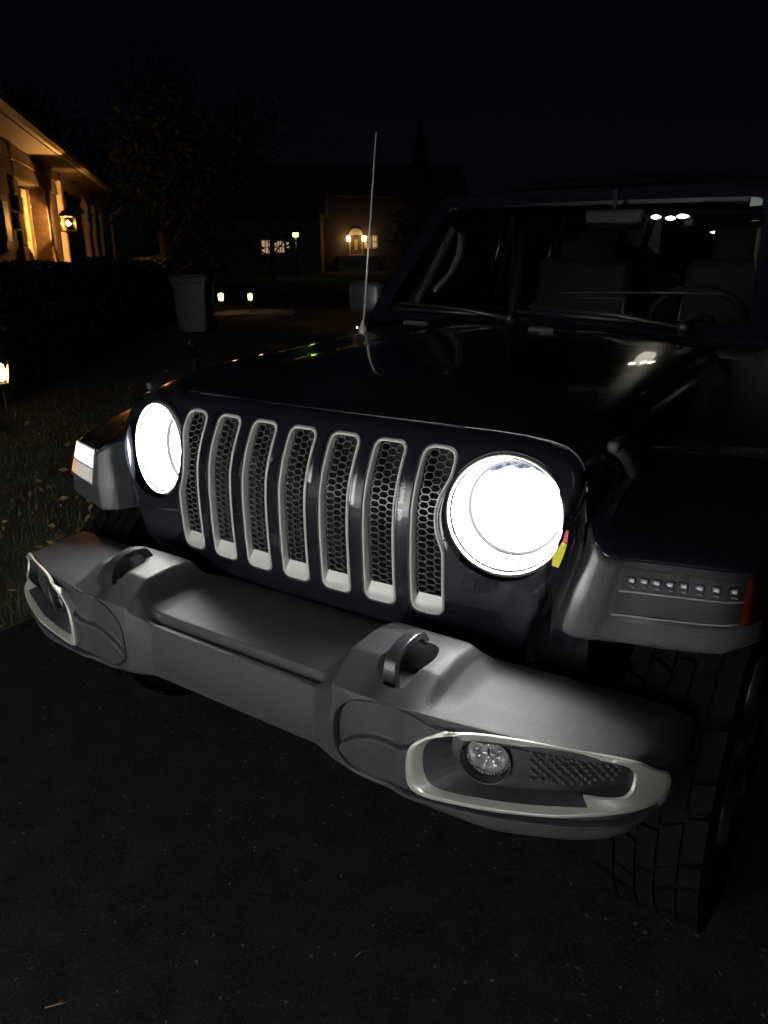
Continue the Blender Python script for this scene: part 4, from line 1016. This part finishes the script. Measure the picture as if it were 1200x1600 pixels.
def hpos(rng, n):
    s = rng.rand(n)*HL; side = rng.rand(n); z = rng.rand(n)*1.30; t = .42*np.ones(n)
    top = side > .62; z = np.where(top, 1.30, z); t = np.where(top, (rng.rand(n)*2-1)*.42, t)
    wob = .05*np.sin(s*3.1)+.04*np.sin(s*7.3+2)+.03*np.sin(s*1.7); r = 1-.18*rng.rand(n)**2
    z = (z+wob*(z > 1.0))*np.where(top, 1-.08*rng.rand(n)**2, 1); t = t*r+.4*wob
    s = np.where(rng.rand(n) < .06, HL-.12*rng.rand(n)+.0, s)
    return HA+hd_*s[:, None]+hn*t[:, None]+np.array([0, 0, 1.])*(z[:, None]+Z0)
V, F = leafcloud(34000, hpos, .035, 3); kind(ob('leaves', V, F, 'hedge', hedge, smooth=False), 'stuff')
b = MB(); b.box((HA+HB)/2+[0, 0, .60], (HL/2-.1, .30, .60), np.stack([hd_, hn, [0, 0, 1]], 1)); b.build('twig_core', 'bark', hedge, smooth=False)

# ---- reddish capped pier beside the hedge
pc = onplane(178, 412, (HA+HB)/2-hn*1.1, hn); kk = np.linalg.norm(pc-CP)/1218
pier = empty('garden_wall', (pc[0], pc[1], Z0), 'low garden wall with a flat reddish cap behind the hedge', 'wall')
pr_ = np.stack([hd_, hn, [0, 0, 1]], 1); pl = 58*kk*1.25
b = MB(); b.box((pc[0], pc[1], pc[2]/2-.05), (pl*.9, .22, pc[2]/2-.05+.006), pr_); b.build('wall_body', 'brick', pier, smooth=False)
b = MB(); b.box((pc[0], pc[1], pc[2]-.02), (pl, .36, .045), pr_, bev=.015); b.build('cap', 'capred', pier, smooth=False)

# ---- wheeled rubbish bin
def ground(px, py): q = onz(px, py, Z0); return np.array([q[0], q[1], Z0])
bc = flat(298, 14.6)+[0, 0, Z0]
bn = empty('rubbish_bin', tuple(bc), 'tall grey wheeled rubbish bin with a black lid at the hedge end', 'bin')
ang = math.atan2(CP[1]-bc[1], CP[0]-bc[0])+math.pi/2-.25; R_ = rotz(ang)
def bp(x, y, z): return bc+R_@np.array([x, y, z])
b = MB(); 
def rr(w, d, z, r=.05):
    o = []
    for cx, cy, a0 in ((w-r, d-r, 0), (-w+r, d-r, 90), (-w+r, -d+r, 180), (w-r, -d+r, 270)):
        for a in np.linspace(a0, a0+90, 5): o.append(bp(cx+r*math.cos(math.radians(a)), cy+r*math.sin(math.radians(a)), z))
    return o
b.loops([rr(.27, .30, .06), rr(.33, .36, .95), rr(.35, .38, .96), rr(.36, .39, 1.02), rr(.345, .37, 1.06)]); b.cap(rr(.27, .30, .06)[::-1]); body = b.build('bin_body', 'bin', bn, auto=30)
b = MB(); b.box(bp(-.12, -.375, .98), (.07, .018, .05), R_, bev=.012); b.build('front_moulding', 'bin', body); b = MB(); b.box(bp(.12, -.375, .98), (.07, .018, .05), R_, bev=.012); b.build('front_moulding', 'bin', body)
b = MB(); b.loops([rr(.365, .40, 1.065), rr(.37, .405, 1.09), rr(.33, .36, 1.13), rr(.2, .2, 1.15)]); b.cap(rr(.2, .2, 1.15)); b.build('lid', 'binlid', bn)
for s_ in (-1, 1): MB().lathe([(.0001, -.03), (.12, -.03), (.13, 0), (.12, .03), (.0001, .03)], bp(s_*.30, .30, .13), R_@np.array([1, 0, 0]), 20).build('wheel', 'rubber', bn)
b = MB(); b.tube([bp(-.28, .40, 1.03), bp(-.28, .47, 1.04), bp(.28, .47, 1.04), bp(.28, .40, 1.03)], .015, 8); b.build('handle', 'binlid', bn)

# ---- path lights
def path_light(loc, hgt, lit, label, watt=1.2, sc=1.0, group='path lights along the front walk'):
    e = empty('path_light', (0, 0, 0), label, 'path light', group)
    b = MB(); b.tube([(0, 0, -.05), (0, 0, hgt-.09*sc)], .011*sc, 8); b.build('stake', 'iron', e)
    hd2 = MB(); r = .055*sc; z0 = hgt-.09*sc; z1 = hgt+.07*sc
    for k in range(6):
        a = 2*math.pi*k/6; hd2.tube([(r*.8*math.cos(a), r*.8*math.sin(a), z0), (1.1*r*math.cos(a), 1.1*r*math.sin(a), z1)], .004*sc, 5)
    hd2.lathe([(.0001, z0-.01), (r*.85, z0-.005), (r*.85, z0+.008), (.0001, z0+.008)], (0, 0, 0), (0, 0, 1), 12); hd2.build('cage', 'iron', e)
    MB().lathe([(r*.72, z0+.008), (r*1.0, z1)], (0, 0, 0), (0, 0, 1), 6).build('glass', 'lens', e, smooth=False)
    MB().lathe([(r*1.3, z1), (r*1.25, z1+.012*sc), (r*.6, z1+.035*sc), (.0001, z1+.045*sc)], (0, 0, 0), (0, 0, 1), 12).build('cap', 'iron', e)
    if lit:
        MB().lathe([(.0001, z0+.015*sc), (.030*sc, z0+.03*sc), (.036*sc, z0+.08*sc), (.030*sc, z1-.03*sc), (.0001, z1-.01*sc)], (0, 0, 0), (0, 0, 1), 12).build('bulb', 'pathbulb', e)
        lamp('glow', 'POINT', (0, 0, hgt-.02), watt, (1.0, .58, .2), .03, e)
    e.location = loc; return e
def pl_at(px, py, hgt): q = onz(px, py, hgt+Z0); return (q[0], q[1], Z0)
path_light(pl_at(1, 580, .50), .50, True, 'lit path light on a stake before the hedge, its glow on the mulch', 6.0, 1.25)
path_light(pl_at(301, 549, .42), .42, False, 'dark unlit path light below the rubbish bin', 0, 1.0)
path_light(pl_at(345, 463, .42), .42, True, 'lit path light nearest the rubbish bin', 1.6, 1.45)
path_light(pl_at(391, 463, .42), .42, True, 'lit path light second from the rubbish bin', 1.6, 1.3)
path_light(pl_at(457, 477, .42), .42, False, 'dim path light past the two lit ones', 0, 1.0)
path_light(pl_at(560, 514, .42), .42, True, 'lit path light beside the base of the car antenna', .8, .75)
c_ = onz(400, 487, 0)
b = MB(); q0, q1, q2 = onz(335, 492, 0), onz(385, 486, 0), onz(440, 487, 0)
cr = chaikin(np.array([onz(*q, 0)[:2] for q in ((330, 489), (385, 483), (440, 484), (470, 489), (450, 492), (385, 491), (340, 497))]), 2)
b.loops([[(x, y, -.008) for x, y in cr], [(x, y, .02) for x, y in cr]]); b.cap([(x, y, .02) for x, y in cr]); kind(b.build('garden_path', 'concrete', smooth=False), 'structure')
mc = chaikin(np.array([onz(*q, 0)[:2] for q in ((-60, 600), (60, 592), (180, 585), (230, 600), (120, 640), (-60, 665))]), 2)
b = MB(); b.cap([(x, y, -.006) for x, y in mc]); kind(b.build('mulch_bed', 'mulch', smooth=False), 'structure')

# ================================================================== FAR SIDE OF THE STREET
def far_frame(px, dep, tilt=0.0):
    o = flat(px, dep); n = CP-o; n[2] = 0; n /= np.linalg.norm(n); n = rotz(tilt)@n; d = np.cross([0, 0, 1], n); return o, d, n
def far_house(name_label, px, dep, w, h, openings, tilt=0.0, zb=0.0, m='wall_far'):
    o, d, n = far_frame(px, dep, tilt); Rm = np.stack([d, n, [0, 0, 1]], 1)
    e = empty('house', tuple(o+[0, 0, Z0]), name_label, 'house')
    def P(x, t, z): return o+d*x+n*t+np.array([0, 0, z])
    def bx(nm, mm, x0, x1, t0, t1, z0, z1, par=None): 
        b = MB(); b.box(P((x0+x1)/2, (t0+t1)/2, (z0+z1)/2), (abs(x1-x0)/2, abs(t1-t0)/2, abs(z1-z0)/2), Rm); return b.build(nm, mm, par or e, smooth=False)
    bx('wall', m, -w/2, w/2, -6, 0, Z0, h)
    b = MB(); A = [P(-w/2-.4, .5, h), P(-w/2-.4, -3, h+2.6), P(-w/2-.4, -6.5, h)]; B = [P(w/2+.4, .5, h), P(w/2+.4, -3, h+2.6), P(w/2+.4, -6.5, h)]
    b.loops([A, B]); b.cap(A); b.cap(B[::-1]); b.build('roof', 'roof', e, smooth=False)
    def pix(qx, qy): q = onplane(qx, qy, o+n*.05, n); return float((q-o)@d), float(q[2])
    for (a, c, mm, bars) in openings:
        x0, z1 = pix(*a); x1, z0 = pix(*c); x0, x1 = sorted((x0, x1)); z0, z1 = sorted((z0, z1)); wn = bx('window', 'trimw', x0-.12, x1+.12, .0, .04, z0-.12, z1+.12)
        bx('pane', mm, x0, x1, .045, .05, z0, z1, wn)
        for k in range(1, bars): xx = x0+(x1-x0)*k/bars; bx('bar', 'darkpaint', xx-.03, xx+.03, .052, .07, z0, z1, wn)
        bx('bar', 'darkpaint', x0, x1, .052, .07, (z0+z1)/2-.03, (z0+z1)/2+.03, wn)
    return e, P, bx, pix, n, d
e1, P1, bx1, pix1, n1, d1 = far_house('distant house with a lamp-lit arched front door and two lit windows', 572, 62, 16, 5.5, [((572, 371), (577, 386), 'winlit', 2), ((583.5, 370), (588, 386), 'winlit', 2)], .15)
x0, z0 = pix1(546, 397); x1, z1 = pix1(566, 366); x0, x1 = sorted((x0, x1))
ent = bx1('entrance', 'trimw', x0, x1, 0, .12, z0-.1, z1)
xc = (x0+x1)/2; b = MB(); A = [P1(xc+(x1-x0)/2*math.cos(a), .12, z1+(x1-x0)*.42*math.sin(a)) for a in np.linspace(0, math.pi, 14)]; b.loops([A, [p-n1*.12 for p in A]]); b.cap(A); b.build('arch', 'trimw', ent, smooth=False)
dd = bx1('door', 'brick', xc-.45, xc+.45, .13, .17, z0, z1-.1); bx1('door_panel', 'doorp', xc-.12, xc+.12, .175, .18, z0+.3, z1-.4, dd)
bx1('steps', 'concrete', x0-1, x1+1, 0, 1.6, Z0, z0-.12)
for xx in (x0-.10, x1+.10):
    c = P1(xx, .35, z1-.35); b = MB(); b.lathe([(.0001, -.2), (.13, -.15), (.17, .12), (.08, .22), (.0001, .25)], c, (0, 0, 1), 10); b.build('porch_lamp', 'pathbulb', ent); lamp('porch_glow', 'POINT', tuple(c+n1*.25), 9, (1, .58, .2), .1, ent)
e2, P2, bx2, pix2, n2, d2 = far_house('distant house with wide lit windows behind bare branches', 428, 55, 6.6, 4.0, [((409, 376), (425, 396), 'winlit2', 3), ((429, 377), (444, 394), 'winlit2', 4), ((447.5, 379), (451.5, 387), 'winlit2', 1)], -.1)
# street lamp
sl = flat(463, 46); e = empty('street_lamp', tuple(sl+[0, 0, Z0]), 'street lamp glowing yellow-green on a thin post', 'street lamp')
top = onplane(462.5, 367, sl, np.array([_fw[0], _fw[1], 0]))
b = MB(); b.tube([sl+[0, 0, Z0], [sl[0], sl[1], top[2]-.1]], [.07, .05], 8); b.build('post', 'iron', e)
b = MB(); b.lathe([(.0001, -.14), (.15, -.10), (.19, .05), (.14, .14), (.0001, .16)], (sl[0], sl[1], top[2]), (0, 0, 1), 14); b.build('lamp_head', 'street', e)
b = MB(); b.lathe([(.22, .12), (.2, .17), (.0001, .26)], (sl[0], sl[1], top[2]), (0, 0, 1), 14); b.build('lamp_cap', 'iron', e)
lamp('street_glow', 'POINT', (sl[0], sl[1], top[2]-.35), 5, (.7, 1, .3), .1, e)

# ---- trees
def tree(px, dep, hgt, rad, label, seed, leaves=2600, cone=False, lsz=.085):
    rng = np.random.RandomState(seed); o = flat(px, dep)+[0, 0, Z0]
    e = empty('tree', tuple(o), label, 'tree', 'trees in the dark yard')
    b = MB(); th = hgt*(.95 if cone else .55); pts = [o+np.array([.08*math.sin(k*1.3+seed), .08*math.cos(k*1.7+seed), th*k/6]) for k in range(7)]
    b.tube([pts[0]-[0, 0, .1]]+pts[1:], [.02*hgt*(1-.11*k) for k in range(7)], 9)
    tips = []
    for k in range(14):
        f = rng.uniform(.3, 1); p0 = pts[min(6, int(f*6))]; a = rng.rand()*6.28; L_ = rad*rng.uniform(.6, 1)*(1-f*.75 if cone else 1); up = .05 if cone else rng.uniform(.4, 1.1)
        d = np.array([math.cos(a), math.sin(a), up]); p1 = p0+d*L_*.5+[0, 0, .1]; p2 = p0+d*L_+rng.normal(size=3)*.15
        b.tube([p0, p1, p2], [.007*hgt, .004*hgt, .0015*hgt], 6); tips += [p1, p2, (p1+p2)/2]
    b.build('trunk', 'bark', e); tips = np.array(tips)
    def pos(r, n):
        if cone:
            f = r.rand(n)**.8; a = r.rand(n)*6.28; q = rad*(1-f)*(.55+.45*r.rand(n))*(1+.25*np.sin(f*40)); return o+np.stack([q*np.cos(a), q*np.sin(a), .6+f*(hgt-.6)], 1)
        return tips[r.randint(0, len(tips), n)]+r.normal(size=(n, 3))*rad*.17
    V, F = leafcloud(leaves, pos, lsz, seed+5); kind(ob('crown', V, F, 'tree', e, smooth=False), 'stuff')
tree(255, 24, 7.5, 2.6, 'leafy dark tree just past the porch columns', 11, 8000)
tree(322, 30, 11, 3.2, 'tallest dark tree behind the rubbish bin', 12, 8000)
tree(425, 42, 6.5, 2.2, 'sparse tree whose branches cross the lit windows', 13, 500, lsz=.10)
tree(655, 50, 9, 2.4, 'conical evergreen near the lamp-lit distant door', 14, 5000, cone=True)
tree(-10, 21, 9.0, 2.4, 'dark tree rising behind the house roof', 15, 5000)

# ---- grass and fallen leaves along the drive
rng = np.random.RandomState(5); n = 15000
x = -1.83-np.abs(rng.rand(n)**1.6)*5.0; y = -1.0+rng.rand(n)*8.0; a = rng.rand(n)*6.28; h = .025+.05*rng.rand(n); lx = rng.normal(size=n)*.02; ly = rng.normal(size=n)*.02
w_ = .0028; V = np.stack([np.stack([x-w_*np.cos(a), y-w_*np.sin(a), 0*x-.014], 1), np.stack([x+w_*np.cos(a), y+w_*np.sin(a), 0*x-.014], 1), np.stack([x+lx, y+ly, h], 1)], 1).reshape(-1, 3)
g_o = kind(ob('grass', V, [(3*i, 3*i+1, 3*i+2) for i in range(n)], 'blade', smooth=False), 'stuff'); tag(g_o, 'short dry lawn grass beside the dark driveway', 'grass')
def leaf_pos(r, n): return np.stack([-1.78-np.abs(r.normal(size=n))*1.6, -.6+r.rand(n)*7, .012+.02*r.rand(n)], 1)
V, F = leafcloud(900, leaf_pos, .028, 9); V = np.array(V); V[:, 2] = np.maximum(V[:, 2], -.008)*1.0; l_o = kind(ob('fallen_leaves', V, F, 'leaf', smooth=False), 'stuff'); tag(l_o, 'scattered brown fallen leaves on the lawn edge', 'leaves')

# ---- a few bits of debris on the asphalt
for (px, py, L_, a) in ((88, 1570, .045, .9), (410, 1247, .014, .3), (560, 1490, .02, 1.4)):
    q = onz(px, py, 0.004); d = np.array([math.cos(a), math.sin(a), 0])*L_/2
    o = MB().tube([q-d, q+d*.2+[.003, .002, .002], q+d], [.0012, .0015, .0008], 6).build('twig', 'leaf'); tag(o, '%s dry twig lying on the dark asphalt' % ('longest' if L_ > .03 else 'shortest' if L_ < .017 else 'middling'), 'twig', 'debris on the driveway')
